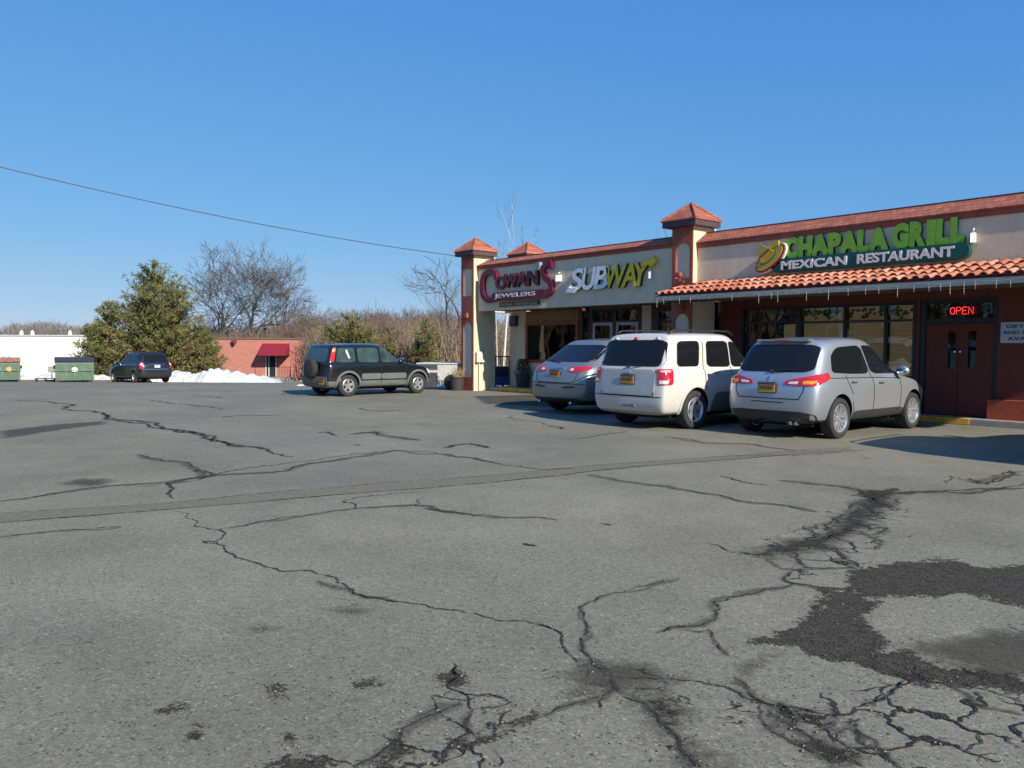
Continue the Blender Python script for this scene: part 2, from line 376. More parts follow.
C_ = [
 (zl([(30,40),(120,58),(210,70),(260,85),(330,98),(400,115),(460,128),(530,142),(580,152)]), .09),
 (zl([(205,66),(260,80),(320,92),(380,105)]), .10), (zl([(350,98),(420,118),(480,134)]), .08),
 (zl([(0,240),(80,230),(160,217),(250,208),(330,203),(400,193),(500,185),(570,180),(620,165),(700,153),(780,140),(880,147),(940,155),(1013,170)]), .028),
 (zl([(250,213),(330,207),(420,192),(520,170),(620,160),(790,138)]), .022),
 (zl([(270,148),(320,160),(390,177),(420,187),(400,195)]), .03), (zl([(385,178),(400,190),(360,200),(330,208)]), .03),
 (zl([(330,203),(345,215),(345,235)]), .03),
 (zl([(335,258),(375,275),(385,290),(435,297),(438,315),(425,325),(400,320),(460,345),(520,368),(560,380),(610,378),(665,392),(668,402),(700,425),(760,435),(850,450),(910,457),(960,470),(1010,478)])+zr_([(50,484),(85,495),(100,520),(115,545),(130,560)]), .017),
 (zl([(630,398),(650,408),(690,415),(720,430),(790,440)]), .013),
 (zl([(435,295),(520,280),(600,270),(680,258),(780,250),(850,250),(910,265),(1013,273)])+zr_([(50,272),(90,278)]), .017),
 (zl([(680,240),(700,245),(705,255)]), .016), (zl([(820,250),(825,238),(840,235)]), .016), (zl([(840,255),(880,262),(940,270)]), .03),
 (zl([(0,312),(80,303),(160,297),(240,292)]), .016), (zl([(675,240),(760,228),(850,222)]), .014),
 (zl([(900,562),(905,590),(885,605),(915,620),(935,655),(1013,640)]), .016), (zl([(915,640),(850,665),(810,685),(790,715),(740,750),(700,768)]), .016),
 (zl([(900,570),(912,588),(890,604)]), .022), (zl([(935,655),(930,700),(880,740),(860,768)]), .014), (zl([(1013,655),(985,690),(960,720)]), .018),
 (zl([(980,735),(990,768)]), .012), (zl([(910,620),(1013,640)]), .01),
 (zl([(700,765),(640,745),(600,768)]), .014),
 (zl([(630,105),(650,103),(670,110)]), .06), (zl([(690,108),(740,103),(800,115),(830,120)]), .05), (zl([(880,135),(930,126),(970,135)]), .10), (zl([(440,75),(490,70),(560,70)]), .07), (zl([(700,128),(715,130)]), .05),
 (zl([(300,40),(370,48),(440,60)]), .05), (zl([(715,55),(760,62),(800,60)]), .06), (zl([(560,25),(600,32),(660,30)]), .05),(zl([(380,30),(440,36)]), .06),
 (zr_([(330,392),(280,405),(220,422),(165,438),(135,450),(145,480),(150,500),(140,525),(155,550),(185,575),(200,590)]), .014),
 (zr_([(0,476),(60,484),(88,497)]), .012),
 (zr_([(200,590),(205,612),(130,640),(80,660),(0,690)]), .012),
 (zr_([(200,590),(260,590),(340,597),(400,605),(460,630),(520,645),(600,660),(660,665),(720,645),(770,600),(830,575)]), .013),
 (zr_([(205,612),(260,640),(290,670),(320,700),(340,740),(375,768)]), .014),
 (zr_([(560,405),(500,415),(440,430),(400,440),(405,465),(380,485),(340,490),(285,502)]), .014), (zr_([(340,495),(370,500),(390,495),(400,515),(430,548)]), .009), (zr_([(350,487),(310,492),(300,500)]), .02),
 (zr_([(550,380),(545,400),(570,405),(610,412),(670,415)]), .02), (zr_([(545,385),(575,378),(620,376)]), .012),
 (zr_([(1013,215),(900,225),(850,222),(800,222),(740,225),(700,222),(620,208),(530,200)]), .034), (zr_([(1013,205),(930,215),(840,220),(760,224)]), .028),
 (zr_([(985,180),(960,195),(920,205),(905,195)]), .03), (zr_([(1013,182),(970,185),(940,208)]), .035), (zr_([(860,205),(868,190)]), .015),(zr_([(860,190),(930,205)]), .012),
 (zr_([(150,188),(250,205),(350,220),(450,240),(550,250),(605,262)]), .022), (zr_([(410,190),(450,200),(510,210)]), .026), (zr_([(0,170),(60,178),(120,175)]), .03),
 (zr_([(385,322),(420,335),(460,345),(520,345)]), .012),
 (zr_([(20,325),(50,330)]), .045), (zr_([(175,285),(198,289)]), .028),
 (zr_([(70,90),(100,98)]), .06), (zr_([(110,118),(170,110),(230,102)]), .04), (zr_([(0,72),(70,90)]), .03), (zr_([(50,15),(70,25)]), .04),
 (zr_([(300,112),(380,125),(480,128),(560,140)]), .03), (zr_([(420,150),(520,150),(620,145),(700,140)]), .025), (zr_([(690,155),(710,155)]), .04),
 (zr_([(530,640),(560,690),(600,715),(640,735),(700,768)]), .012), (zr_([(560,660),(620,655),(660,665)]), .009), (zr_([(600,690),(640,680),(690,672)]), .009),
 (zr_([(670,672),(690,720),(740,740),(770,768)]), .009), (zr_([(640,720),(670,690),(720,715),(740,750)]), .009), (zr_([(700,655),(740,670),(780,690)]), .007), (zr_([(640,610),(690,640),(780,628)]), .006), (zr_([(625,640),(640,660),(630,690),(600,700)]), .009),
 (zr_([(850,600),(900,622),(930,650),(1013,665)]), .009), (zr_([(780,590),(800,575),(790,560)]), .012), (zr_([(770,600),(740,628),(690,650)]), .02), (zr_([(930,700),(900,735),(960,768)]), .008),
 (zr_([(440,590),(500,640),(540,650),(560,675)]), .01), (zr_([(500,640),(520,700),(600,740),(650,760)]), .008), (zr_([(1013,640),(940,615),(880,600)]), .012),(zr_([(980,480),(1013,500)]), .008),
 (zu([(430,190),(480,215),(510,230),(540,240),(570,258)]), .02), (zu([(400,245),(440,225),(470,232),(500,240)]), .012), (zu([(410,235),(400,250),(430,260),(480,265),(520,280),(490,290)]), .014),
 (zu([(510,200),(470,250),(400,290),(410,310),(360,340),(300,360),(200,380),(100,400)]), .045), (zu([(270,310),(330,300),(350,285),(400,270),(440,262)]), .014), (zu([(275,310),(290,350),(320,358),(350,340)]), .016), (zu([(330,300),(380,325),(420,330)]), .012),
 (zu([(420,290),(440,310),(480,320),(530,318),(520,330),(480,345)]), .014), (zu([(430,330),(460,345),(510,380),(490,395)]), .01), (zu([(300,400),(340,400),(380,430),(430,460)]), .02), (zu([(320,390),(400,410),(430,405)]), .014),
 (zu([(180,400),(210,430),(240,460),(300,465),(400,460)]), .016), (zu([(100,430),(150,465),(220,475),(240,460)]), .009), (zu([(290,400),(330,430),(410,465)]), .012), (zu([(0,405),(60,415),(110,400)]), .02),(zu([(640,440),(720,435),(800,430)]), .012),
 (zu([(880,370),(920,380),(1000,385)]), .012),
]
# edges of the long filled trench
T0 = [(0,513.5),(170,503),(335,487.5),(512,473.5),(600,465),(700,458),(780,452),(850,447)]
T1 = [(0,523),(170,509.5),(335,495),(512,480.5),(600,470.5),(700,462),(780,455.5),(850,450)]
C_ += [(T0, .014), (T1, .02)]
for i, (p, w) in enumerate(C_): crack(p, w, i, amp=.03 if p is T0 or p is T1 else .16)
co = crk.build('parking_lot_cracks', crack_mat('crack grit', (.050, .045, .038), 'line'), fixn=False)
a_ = co.data.attributes.new('d', 'FLOAT', 'POINT'); a_.data.foreach_set('value', crd); struct(co)

# the stained, slightly sunken margin along the bigger cracks
main_crk, main_crd = crk, crd
crk = MB(); crd = []
for i, (p, w) in enumerate(C_):
    if w < .06 and len(p) > 3 and i % 4 and p is not T0 and p is not T1: crack(p, w*3.4, i+300, z=.005)
hm_ = crack_mat('crack margin grit', (.10, .09, .072), 'faint')
for nd in hm_.node_tree.nodes:
    if nd.type == 'MATH' and nd.operation == 'MULTIPLY' and abs(nd.inputs[1].default_value-.5) < 1e-6: nd.inputs[1].default_value = .42
co = crk.build('parking_lot_crack_margins', hm_, fixn=False)
a_ = co.data.attributes.new('d', 'FLOAT', 'POINT'); a_.data.foreach_set('value', [v*.32-.16 for v in crd]); struct(co)
def patch_field(name, polys, kind, dark, z, cell=.05, pad=.3):
    vs = []; fs = []; dv = []
    for kk, (P, pinch) in enumerate(polys):
        P = np.array([spot(*p) for p in P]); x0, y0 = P.min(0)-pad; x1, y1 = P.max(0)+pad
        nx = max(2, int((x1-x0)/cell)); ny = max(2, int((y1-y0)/cell))
        X, Y = np.meshgrid(np.linspace(x0, x1, nx), np.linspace(y0, y1, ny)); q = np.stack([X.ravel(), Y.ravel()], 1)
        dm = np.full(len(q), 1e9); ins = np.zeros(len(q), bool)
        for a, b in zip(P, np.roll(P, -1, 0)):
            e = b-a; t = np.clip(((q-a)@e)/max(1e-9, e@e), 0, 1); dm = np.minimum(dm, np.hypot(*(q-a-t[:, None]*e).T))
            with np.errstate(divide='ignore', invalid='ignore'):
                c = ((a[1] > q[:, 1]) != (b[1] > q[:, 1])) & (q[:, 0] < (b[0]-a[0])*(q[:, 1]-a[1])/(b[1]-a[1]+1e-12)+a[0])
            ins ^= c
        d = np.where(ins, dm, -dm)+pinch
        keep = d > -pad
        ok = keep.reshape(ny, nx); idx = np.full(ny*nx, -1); o = len(vs); sel = np.where(keep)[0]; idx[sel] = np.arange(len(sel))+o
        zz = z+.0001*kk
        vs += [(q[i, 0], q[i, 1], zz) for i in sel]; dv += list(d[sel])
        I = idx.reshape(ny, nx)
        A = I[:-1, :-1]; B = I[:-1, 1:]; Cc = I[1:, 1:]; D_ = I[1:, :-1]
        g = (A >= 0) & (B >= 0) & (Cc >= 0) & (D_ >= 0)
        fs += list(zip(A[g].tolist(), B[g].tolist(), Cc[g].tolist(), D_[g].tolist()))
    me = bpy.data.meshes.new(name); me.from_pydata(vs, [], fs)
    me.materials.append(crack_mat(name+' grit', dark, kind))
    a = me.attributes.new('d', 'FLOAT', 'POINT'); a.data.foreach_set('value', [float(v) for v in dv])
    o = bpy.data.objects.new(name, me); COL.objects.link(o); return struct(o)
PA = zu([(400,470),(640,440),(760,430),(850,455),(1024,460),(1150,440),(1150,620),(1024,600),(960,580),(860,560),(760,552),(640,555),(560,562),(480,575),(550,600),(440,615)])
PA2 = zr_([(620,420),(720,425),(700,445),(690,465),(710,490),(745,515),(740,535),(800,550),(840,570),(900,580),(1013,595),(1100,640),(930,612),(850,600),(800,606),(780,590),(700,570),(640,555),(580,540),(540,525),(500,520),(470,518),(520,505),(560,490),(600,465),(612,440)])
PB = zr_([(800,520),(860,505),(940,497),(1090,490),(1090,600),(960,596),(900,580),(830,556)])
PE = zr_([(480,635),(530,650),(560,690),(600,715),(670,740),(640,748),(580,725),(520,680)])
PC = zr_([(128,580),(150,560),(200,565),(260,572),(320,600),(240,612),(190,608),(140,630)])
PD = zr_([(265,635),(300,640),(330,690),(350,730),(385,790),(350,780),(320,720),(285,680)])
PF = zr_([(0,640),(40,650),(80,655),(60,665),(0,690)])
PG = zl([(1013,640),(960,650),(930,690),(880,710),(840,768),(960,740),(1013,700)])
PH = zl([(520,750),(560,738),(640,750),(700,765),(620,790),(520,780)])
PI_ = zl([(735,750),(790,715),(830,735),(800,768),(760,790)])
spots = [zl([(530,620),(545,612),(572,616),(565,628),(540,628)]), zl([(333,652),(345,648),(357,655),(345,662)]), zl([(390,700),(398,696),(406,700),(398,706)]), zl([(560,705),(590,700),(585,725),(565,722)]), zl([(715,603),(740,600),(735,612)]),
         zl([(880,590),(915,570),(915,600),(890,612)]), zu([(420,186),(560,178),(500,215),(440,212)])]
strip = zu([(100,395),(280,355),(330,340),(400,300),(430,250),(470,200),(540,190),(500,240),(440,290),(410,320),(340,355),(300,385),(180,405),(90,415)])
patch_field('asphalt_patch', [(PA, 0), (PA2, 0), (PE, -.02), (PG, -.06), (PH, -.03), (PI_, -.03)]+[(s_, .0) for s_ in spots]+[(PD, -.04), (PF, -.03), (strip, -.03)], 'patch', (.060, .052, .038), .0015)
patch_field('asphalt_damp_stain', [(PB, 0), (PC, .05), (PD, .05), (PE, .05), (strip, .1), (zl([(640,458),(685,450),(725,458),(690,468)]), 0), (zl([(485,495),(515,487),(545,495),(515,503)]), 0),
             (zl([(120,205),(170,196),(220,202),(180,210)]), .05), (zr_([(390,600),(460,540),(560,520),(590,545),(480,590),(420,615)]), -.08)], 'faint', (.055, .048, .036), .0034)
toned = patch_field('asphalt_dark_streak', [([(0,431),(50,425),(105,421),(108,424),(60,430),(0,440)], 0), ([(470,396),(560,394),(610,402),(560,408),(480,404)], -.1), ([(40,400),(42,400),(42,401)], -.2)], 'faint', (.06, .06, .06), .0042, cell=.12)  # darker streaks on the asphalt, far left and before the shops
patch_field('asphalt_web_cracks', [(zu([(80,380),(280,300),(400,230),(430,190),(560,190),(590,260),(540,330),(500,390),(430,460),(200,480)]), .1), (zr_([(500,630),(700,600),(820,590),(1100,620),(1100,720),(900,790),(700,790),(560,720)]), .1),
             (PC, .06), (PD, .05), (zl([(800,640),(1013,600),(1013,790),(700,790)]), 0), (zr_([(560,380),(700,360),(1013,440),(1013,380)]), -.1)], 'web', (.04, .036, .03), .0045)
# trench infill, a little smoother and browner than the old surface
tb = MB(); tp = [spot(*p) for p in T0]; tq = [spot(*p) for p in T1]
tb.add([(x, y, .001) for x, y in tp]+[(x, y, .001) for x, y in tq], [(i, i+1, len(tp)+i+1, len(tp)+i) for i in range(len(tp)-1)])
struct(tb.build('trench_patch', mat('trench asphalt', (.160, .142, .098), .9, var=.25, vs=14, bump=.3, bs=90), fixn=False))

# loose grit and small stones
rg = random.Random(12); gb = MB()
for i in range(1500):
    if rg.random() < .55:
        P = C_[rg.randrange(len(C_))][0]; k_ = rg.randrange(len(P)-1); u_ = rg.random(); px_ = P[k_][0]*(1-u_)+P[k_+1][0]*u_; py_ = P[k_][1]*(1-u_)+P[k_+1][1]*u_
        if py_ < 450: continue
        x_, y_ = spot(px_, py_); x_ += rg.gauss(0, .07); y_ += rg.gauss(0, .07)
    else: x_, y_ = spot(rg.uniform(-20, 1050), 430+340*rg.random()**.8)
    s_ = rg.choice((.0025, .003, .004, .005, .008)); q_ = [Vector((x_+rg.uniform(.6, 1.2)*s_*a, y_+rg.uniform(.6, 1.2)*s_*b, .004+s_*.3+c*s_*.6)) for a, b, c in ((1, 0, 0), (-1, 0, 0), (0, 1, 0), (0, -1, 0), (0, 0, 1), (0, 0, -1))]
    gb.add(q_, [(0, 2, 4), (2, 1, 4), (1, 3, 4), (3, 0, 4), (2, 0, 5), (1, 2, 5), (3, 1, 5), (0, 3, 5)])
struct(gb.build('loose_gravel', mat('loose grit', (.20, .185, .15), .95, var=.6, vs=8), fixn=False), 'stuff')
# worn paint of a parking line near the left tower
lb_ = MB(); a_, b_ = spot(464, 395.5), spot(520, 391.8); lb_.add([(a_[0], a_[1], .006), (b_[0], b_[1], .006), (b_[0]+.02, b_[1]+.11, .006), (a_[0]+.02, a_[1]+.11, .006)], [(0, 1, 2, 3)])
struct(lb_.build('worn_stall_line', mat('worn white line', (.42, .40, .35), .9, var=.3, vs=6, stain=.8), fixn=False))
# ------------------------------------------------------------------ the row of shops
mall = thing('shopping_strip', 'long low cream row of shops with rust red trim, brick towers and tiled roof edges', 'building', (0, 0, 0))
XE = 19.2
def part(name, mb, m, parent=mall, label=None, smooth=False):
    o = mb.build(name, m, parent, smooth)
    if label: o['label'] = label
    return o
# body behind the shop fronts
b = MB()
b.box(-.04, .02, 1.56, 16, 0, 4.1)                 # left end wall
b.box(-.04, XE, 15.8, 16, -.6, 4.1)
b.box(XE-.2, XE, 1.2, 15.8, 0, 4.1)
b.box(.02, XE-.2, 1.9, 15.8, 4.0, 4.1)
part('outer_wall', b, 'cream')
b = MB(); b.box(.0, 8.21, .16, .40, 2.65, 4.12); b.box(8.85, XE, .16, .40, 3.06, 4.04)
part('upper_wall', b, 'cream')
b = MB(); b.box(-.66, -.36, .9, 2.9, 2.65, 4.1); part('side_beam', b, 'cream')
b = MB(); b.box(.0, 8.21, .40, 1.56, 2.68, 2.74); b.box(8.85, XE, .0, 1.15, 2.66, 2.72); part('soffit', b, mat('soffit boards', (.12, .08, .06), .8))
b = MB(); b.box(.0, 8.21, .13, .16, 4.02, 4.12); b.box(8.85, XE, .13, .16, 3.93, 4.04)
part('red_band', b, 'redtrim')
# mansard edges
for x0, x1, zb0 in ((-.04, 8.21, 4.12), (8.85, XE, 4.04)):
    b = MB(); prof = [(.10, zb0), (.095, zb0+.03), (.5, 4.33), (.7, 4.33), (.7, zb0)]
    b.prism(prof, 'x', x0+.002, x1-.002)
    o = part('mansard_roof', b, 'shingle')
    b = MB(); b.box(x0, x1, .48, .62, 4.33, 4.35); part('ridge_cap', b, 'dkfascia', o)
# brick towers
def tower(x0, x1, y0, y1, z1, cap, side='cream', panels=((3.16, 4.06), (.5, 2.28)), flat=False):
    b = MB(); b.box(x0, x1, y0, y1, 0, z1); t = part('tower', b, 'cream')
    fr = MB()                                                # the red face with arched recesses
    w = .12; fx0, fx1 = x0, x1
    fr.box(fx0, fx0+w, y0-.03, y0-.001, 0, z1-.001); fr.box(fx1-w*.75, fx1, y0-.03, y0-.001, 0, z1-.001)
    ix0, ix1 = fx0+w, fx1-w*.75
    zc = 0
    for (a, c) in sorted(panels):
        fr.box(ix0, ix1, y0-.03, y0-.001, zc, a)
        r = (ix1-ix0)/2; cx = (ix0+ix1)/2; n = 10             # spandrels above the arch
        for s_ in ((-1, 1) if not (flat and a > 3) else ()):
            poly = [(cx+s_*r, c-r)]+[(cx+s_*r*cos(pi/2*k/n), c-r+r*sin(pi/2*k/n)) for k in range(1, n+1)]+[(cx, c+.001), (cx+s_*r, c+.001)]
            fr.prism(poly, 'y', y0-.03, y0-.001)
        zc = c+.001
    fr.box(ix0, ix1, y0-.03, y0-.001, zc, z1-.001)
    part('red_face', fr, 'redtrim', t)
    cx, cy = (x0+x1)/2, (y0+y1)/2; hw, hd = (x1-x0)/2, (y1-y0)/2
    hd = min(hd, hw); cy = y0+hd
    e = MB(); e.box(cx-hw-cap, cx+hw+cap, cy-hd-cap, cy+hd+cap, z1, z1+.14); part('cap_fascia', e, 'dkfascia', t)
    p = MB(); q = .03; zt = z1+.14
    vs = [(cx-hw-cap-q, cy-hd-cap-q, zt), (cx+hw+cap+q, cy-hd-cap-q, zt), (cx+hw+cap+q, cy+hd+cap+q, zt), (cx-hw-cap-q, cy+hd+cap+q, zt), (cx, cy, zt+.47)]
    vs2 = [(v[0], v[1], v[2]+.03) for v in vs[:4]]
    p.add(vs[:4]+vs2+[vs[4]], [(3, 2, 1, 0), (0, 1, 5, 4), (1, 2, 6, 5), (2, 3, 7, 6), (3, 0, 4, 7), (4, 5, 8), (5, 6, 8), (6, 7, 8), (7, 4, 8)])
    for k in range(4):                                       # hip tiles
        a = Vector(vs2[k]); c = Vector(vs[4])+Vector((0, 0, .01)); p.tube([a, c], .035, 6)
    part('cap_roof', p, 'shingle', t)
    return t
tower(-.71, -.04, 0, .9, 4.49, .17, panels=((3.16, 4.06), (.45, 2.28)), flat=True)
tower(8.21, 8.85, 0, .9, 4.47, .19, panels=((3.2, 4.08), (.5, 2.32)))
tower(-1.35, -.7, 2.9, 3.55, 4.66, .2, panels=((3.16, 4.06), (.45, 2.28)))
# ornamental bracket boxes on the front towers
for x in (-.37, 8.53):
    b = MB(); b.box(x-.09, x+.09, -.12, -.031, 2.42, 2.6, bev=.02); part('light_box', b, 'redtrim')
# tiled awning roof
AX0, AX1 = 8.42, XE
def awning():
    root = MB()
    sl = Vector((0, 1.03, .33)); rows = 3; L = sl.length/rows; d = sl.normalized(); nn = Vector((0, -d.z, d.y))
    base0 = Vector((0, -.93, 2.725))
    pitch = .19; nx = int((AX1-AX0)/pitch)
    for r in range(rows):
        for k in range(nx):
            x = AX0+pitch*(k+.5)+random.uniform(-.006, .006); xl = AX0+.42*(r/3)**1.2
            if x < xl: continue
            if 8.15 < x < 8.9 and r == 2: continue
            a = base0+d*(L*r-.02)+nn*(.0+.012*random.random()); e = base0+d*(L*(r+1)+.035)
            vs = []; n = 7
            for p, rad, lift in ((a, .074, .038), (e, .062, .008)):
                for j in range(n):
                    t = pi*j/(n-1); vs.append((x+cos(t)*rad, 0, 0)); v = p+nn*(sin(t)*rad*.85+lift); vs[-1] = (x+cos(t)*rad, v.y, v.z)
                for j in range(n):
                    t = pi*j/(n-1); v = p+nn*(sin(t)*(rad-.014)*.85+lift-.004); vs.append((x+cos(t)*(rad-.014), v.y, v.z))
            fs = [(j, j+1, 2*n+j+1, 2*n+j) for j in range(n-1)]+[(n+j+1, n+j, 3*n+j, 3*n+j+1) for j in range(n-1)]
            fs += [(j+1, j, n+j, n+j+1) for j in range(n-1)]
            root.add(vs, fs, random.choice((0, 0, 1, 2)))
    q = root.build('awning_tiles', ['tile', 'tile_b', 'tile_c'], mall, smooth='auto', fixn=False)
    b = MB(); b.prism([(-.90, 2.715), (.155, 3.05), (.155, 2.95), (-.88, 2.66)], 'x', AX0, AX1)
    part('awning_deck', b, mat('pan tile dark', (.17, .045, .028), .9, var=.2, vs=8), q)
    b = MB(); b.box(AX0-.05, AX1, -.94, -.885, 2.60, 2.71); b.box(AX0-.05, AX0-.003, -.885, -.05, 2.60, 2.74)
    part('awning_fascia', b, mat('grey cream fascia', (.56, .48, .36), .8, stain=.3), mall)
    b = MB(); b.box(AX0, AX1, -.885, -.0, 2.60, 2.63); part('awning_soffit', b, mat('soffit boards', (.12, .08, .06)), mall)
awning()
# small finial ornament on the awning's ridge
t = thing('floodlight', 'small dark floodlight at the foot of the middle tower above the tile awning', 'floodlight', (8.5, -.06, 3.17))
b = MB(); b.box(-.09, .09, -.14, .0, .06, .17, bev=.02); b.build('lamp_head', 'redtrim', t); b = MB(); b.tube([(0, .0, -.06), (0, -.03, .08)], .02, 6); b.box(-.12, .12, -.04, .02, -.08, -.04); b.build('bracket', 'redtrim', t)
# shop front, left (recessed 1.55 m)
YS = 1.56
fw = MB()
for x0, x1, z0, z1 in ((.02, .8, .12, 2.68), (5.88, 6.22, .12, 2.68), (.8, 3.3, .12, .95)): fw.box(x0, x1, YS, YS+.2, z0, z1)
part('shopfront_wall', fw, 'cream')
fw = MB(); fw.box(.8, 3.3, YS-.01, YS+.15, 2.29, 2.66); fw.box(.92, 3.12, YS-.03, YS-.011, 2.36, 2.60)
part('window_header', fw, mat('tan header panel', (.26, .17, .10), .8, stain=.2))
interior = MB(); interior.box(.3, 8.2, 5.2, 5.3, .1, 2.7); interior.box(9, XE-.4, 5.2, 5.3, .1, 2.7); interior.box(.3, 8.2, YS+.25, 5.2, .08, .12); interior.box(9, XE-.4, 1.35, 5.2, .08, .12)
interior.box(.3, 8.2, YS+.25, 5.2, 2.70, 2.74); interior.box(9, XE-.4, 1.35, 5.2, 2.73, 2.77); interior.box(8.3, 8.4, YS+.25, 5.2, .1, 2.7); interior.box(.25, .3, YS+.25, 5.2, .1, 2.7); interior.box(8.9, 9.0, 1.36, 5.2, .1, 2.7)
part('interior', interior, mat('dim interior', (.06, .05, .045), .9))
def window(x0, x1, z0, z1, y, mull=(), bars=(), m='black', fwid=.06, label=None, parent=mall, panem='glass'):
    f = MB(); d0, d1 = y-.04, y+.05
    f.box(x0, x0+fwid, d0, d1, z0, z1); f.box(x1-fwid, x1, d0, d1, z0, z1)
    f.box(x0+fwid, x1-fwid, d0, d1, z0, z0+fwid); f.box(x0+fwid, x1-fwid, d0, d1, z1-fwid, z1)
    for q in mull: f.box(q-fwid*.45, q+fwid*.45, d0+.004, d1-.004, z0+fwid, z1-fwid)
    for q in bars: f.box(x0+fwid, x1-fwid, d0+.009, d1-.009, q-fwid*.4, q+fwid*.4)
    w = part('window', f, m, parent, label)
    p = MB(); p.box(x0+fwid-.01, x1-fwid+.01, y+.005, y+.013, z0+fwid-.01, z1-fwid+.01); part('pane', p, panem, w)
    return w
w = window(.8, 3.3, .95, 2.29, YS, m='redtrim', fwid=.10, label='display window in a rust red frame')
b = MB()
for k in range(7):                                            # folded display cards and figures behind the jeweller's glass
    x = 1.05+k*.31; b.box(x, x+.16, YS+.3, YS+.32, 1.05, 1.05+.25+.2*random.random(), rot=None)
part('display_stand', b, mat('display card', (.35, .38, .36), .7, var=.5, vs=6), w)
b = MB(); b.box(1.2, 1.55, YS+.5, YS+.52, 1.2, 2.1); b.box(1.6, 1.75, YS+.45, YS+.47, 1.2, 1.9); part('display_curtain', b, mat('pale curtain', (.32, .36, .36), .8, var=.4, vs=8), w)
b = MB(); b.box(2.05, 2.4, YS+.2, YS+.21, 1.86, 1.98); part('display_card', b, mat('red display card', (.45, .03, .04), .6), w)
fw = MB()
for x0, x1 in ((3.3, 3.45), (3.76, 3.88), (4.74, 4.84), (5.74, 5.88), (6.22, 6.45), (7.9, 8.21)): fw.box(x0, x1, YS, YS+.14, .12, 2.68)
fw.box(3.88, 5.74, YS+.01, YS+.13, 2.6, 2.68); fw.box(6.45, 7.9, YS+.01, YS+.13, 2.55, 2.68)
part('door_surround', fw, mat('dark red brown frame', (.10, .035, .03), .6))
window(3.45, 3.76, .5, 2.6, YS+.02, bars=(1.9,), fwid=.035)
window(3.88, 4.74, 2.24, 2.6, YS+.03, fwid=.035, label='dark transom over the shop door')
window(4.84, 5.74, 2.24, 2.6, YS+.03, fwid=.035)
def door(x0, x1, z0, z1, y, m, label, glassy=True):
    f = MB(); w = .09
    if glassy:
        f.box(x0, x0+w, y-.02, y+.03, z0, z1); f.box(x1-w, x1, y-.02, y+.03, z0, z1); f.box(x0+w, x1-w, y-.02, y+.03, z0, z0+.2); f.box(x0+w, x1-w, y-.02, y+.03, z1-w, z1)
    d = part('door', f, m, mall, label)
    p = MB(); p.box(x0+w-.01, x1-w+.01, y+.0, y+.008, z0+.19, z1-w+.01); part('pane', p, 'glass', d)
    h = MB(); h.tube([(x1-w*.5, y-.03, z0+.85), (x1-w*.5, y-.07, z0+.87), (x1-w*.5, y-.07, z0+1.15), (x1-w*.5, y-.03, z0+1.17)], .012, 6); part('handle', h, 'chrome', d)
    return d
d1 = door(3.90, 4.72, .12, 2.22, YS+.03, 'grey_alu', 'glass shop door in a pale metal frame, papers behind the glass')
d2 = door(4.86, 5.72, .12, 2.22, YS+.03, 'grey_alu', 'glass shop door in a pale metal frame, yellow poster behind the glass')
b = MB()
for z0, z1 in ((1.95, 2.04), (1.75, 1.88)): b.box(4.02, 4.6, YS+.1, YS+.105, z0, z1)
part('door_notice', b, mat('faded notice', (.35, .3, .28), .7), d1)
b = MB(); b.box(4.02, 4.6, YS+.11, YS+.115, 1.90, 1.94); b.box(4.02, 4.6, YS+.11, YS+.115, 1.2, 1.7); part('door_poster', b, mat('dark red poster', (.2, .03, .03), .7, var=.5, vs=7), d1)
b = MB(); b.box(4.98, 5.25, YS+.1, YS+.105, 1.3, 2.1); part('door_poster', b, mat('yellow poster', (.65, .33, .02), .6, var=.3, vs=5), d2)
w = window(6.45, 7.9, .5, 2.55, YS+.03, fwid=.06, bars=(2.2,), mull=(7.2,))
b = MB(); b.box(6.53, 7.15, YS+.12, YS+.125, 1.2, 2.16); part('window_poster', b, mat('yellow poster', (.65, .33, .02), .6), w)
b = MB(); b.box(7.3, 7.8, YS+.12, YS+.125, 1.0, 1.9); part('window_poster', b, mat('orange poster', (.5, .14, .02), .6), w)
# shop front, right (restaurant)
YR = 1.15
fw = MB()
for x0, x1, z0, z1 in ((8.85, 9.5, .12, 2.66), (9.5, 13.72, 2.46, 2.66), (9.5, 13.72, .12, .75), (15.27, XE-.21, .12, 2.66), (13.80, 15.27, 2.5, 2.66)): fw.box(x0, x1, YR, YR+.2, z0, z1)
fw.box(13.72, 13.80, YR-.01, YR+.19, .12, 2.66)
part('restaurant_wall', fw, 'maroon')
fw = MB(); fw.box(15.2, XE-.25, YR-.22, YR-.001, .0, .5); part('brick_base', fw, 'maroon_lo')
w = window(9.5, 11.02, .75, 2.46, YR+.02, fwid=.05, bars=(2.1,), label='dark left window of the restaurant')
w2 = window(11.02, 13.72, .75, 2.46, YR+.02, fwid=.06, mull=(12.16, 13.08), bars=(2.08,), label='restaurant window with tan blinds')
blind = mat('glowing tan blind', (.85, .60, .30), .8, var=.1, stretch=(1, 1, 30), vs=2, emit=(.85, .55, .26), es=.055)  # weak glow added to the slats, brightening them against the unlit room
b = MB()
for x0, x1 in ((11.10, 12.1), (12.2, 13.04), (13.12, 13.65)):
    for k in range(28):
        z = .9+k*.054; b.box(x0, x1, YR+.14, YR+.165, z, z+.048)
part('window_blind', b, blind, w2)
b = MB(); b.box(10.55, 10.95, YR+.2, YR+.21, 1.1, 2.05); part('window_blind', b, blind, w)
leafm = mat('paper vine', (.03, .16, .05), .8, var=.5, vs=9)
b = MB()
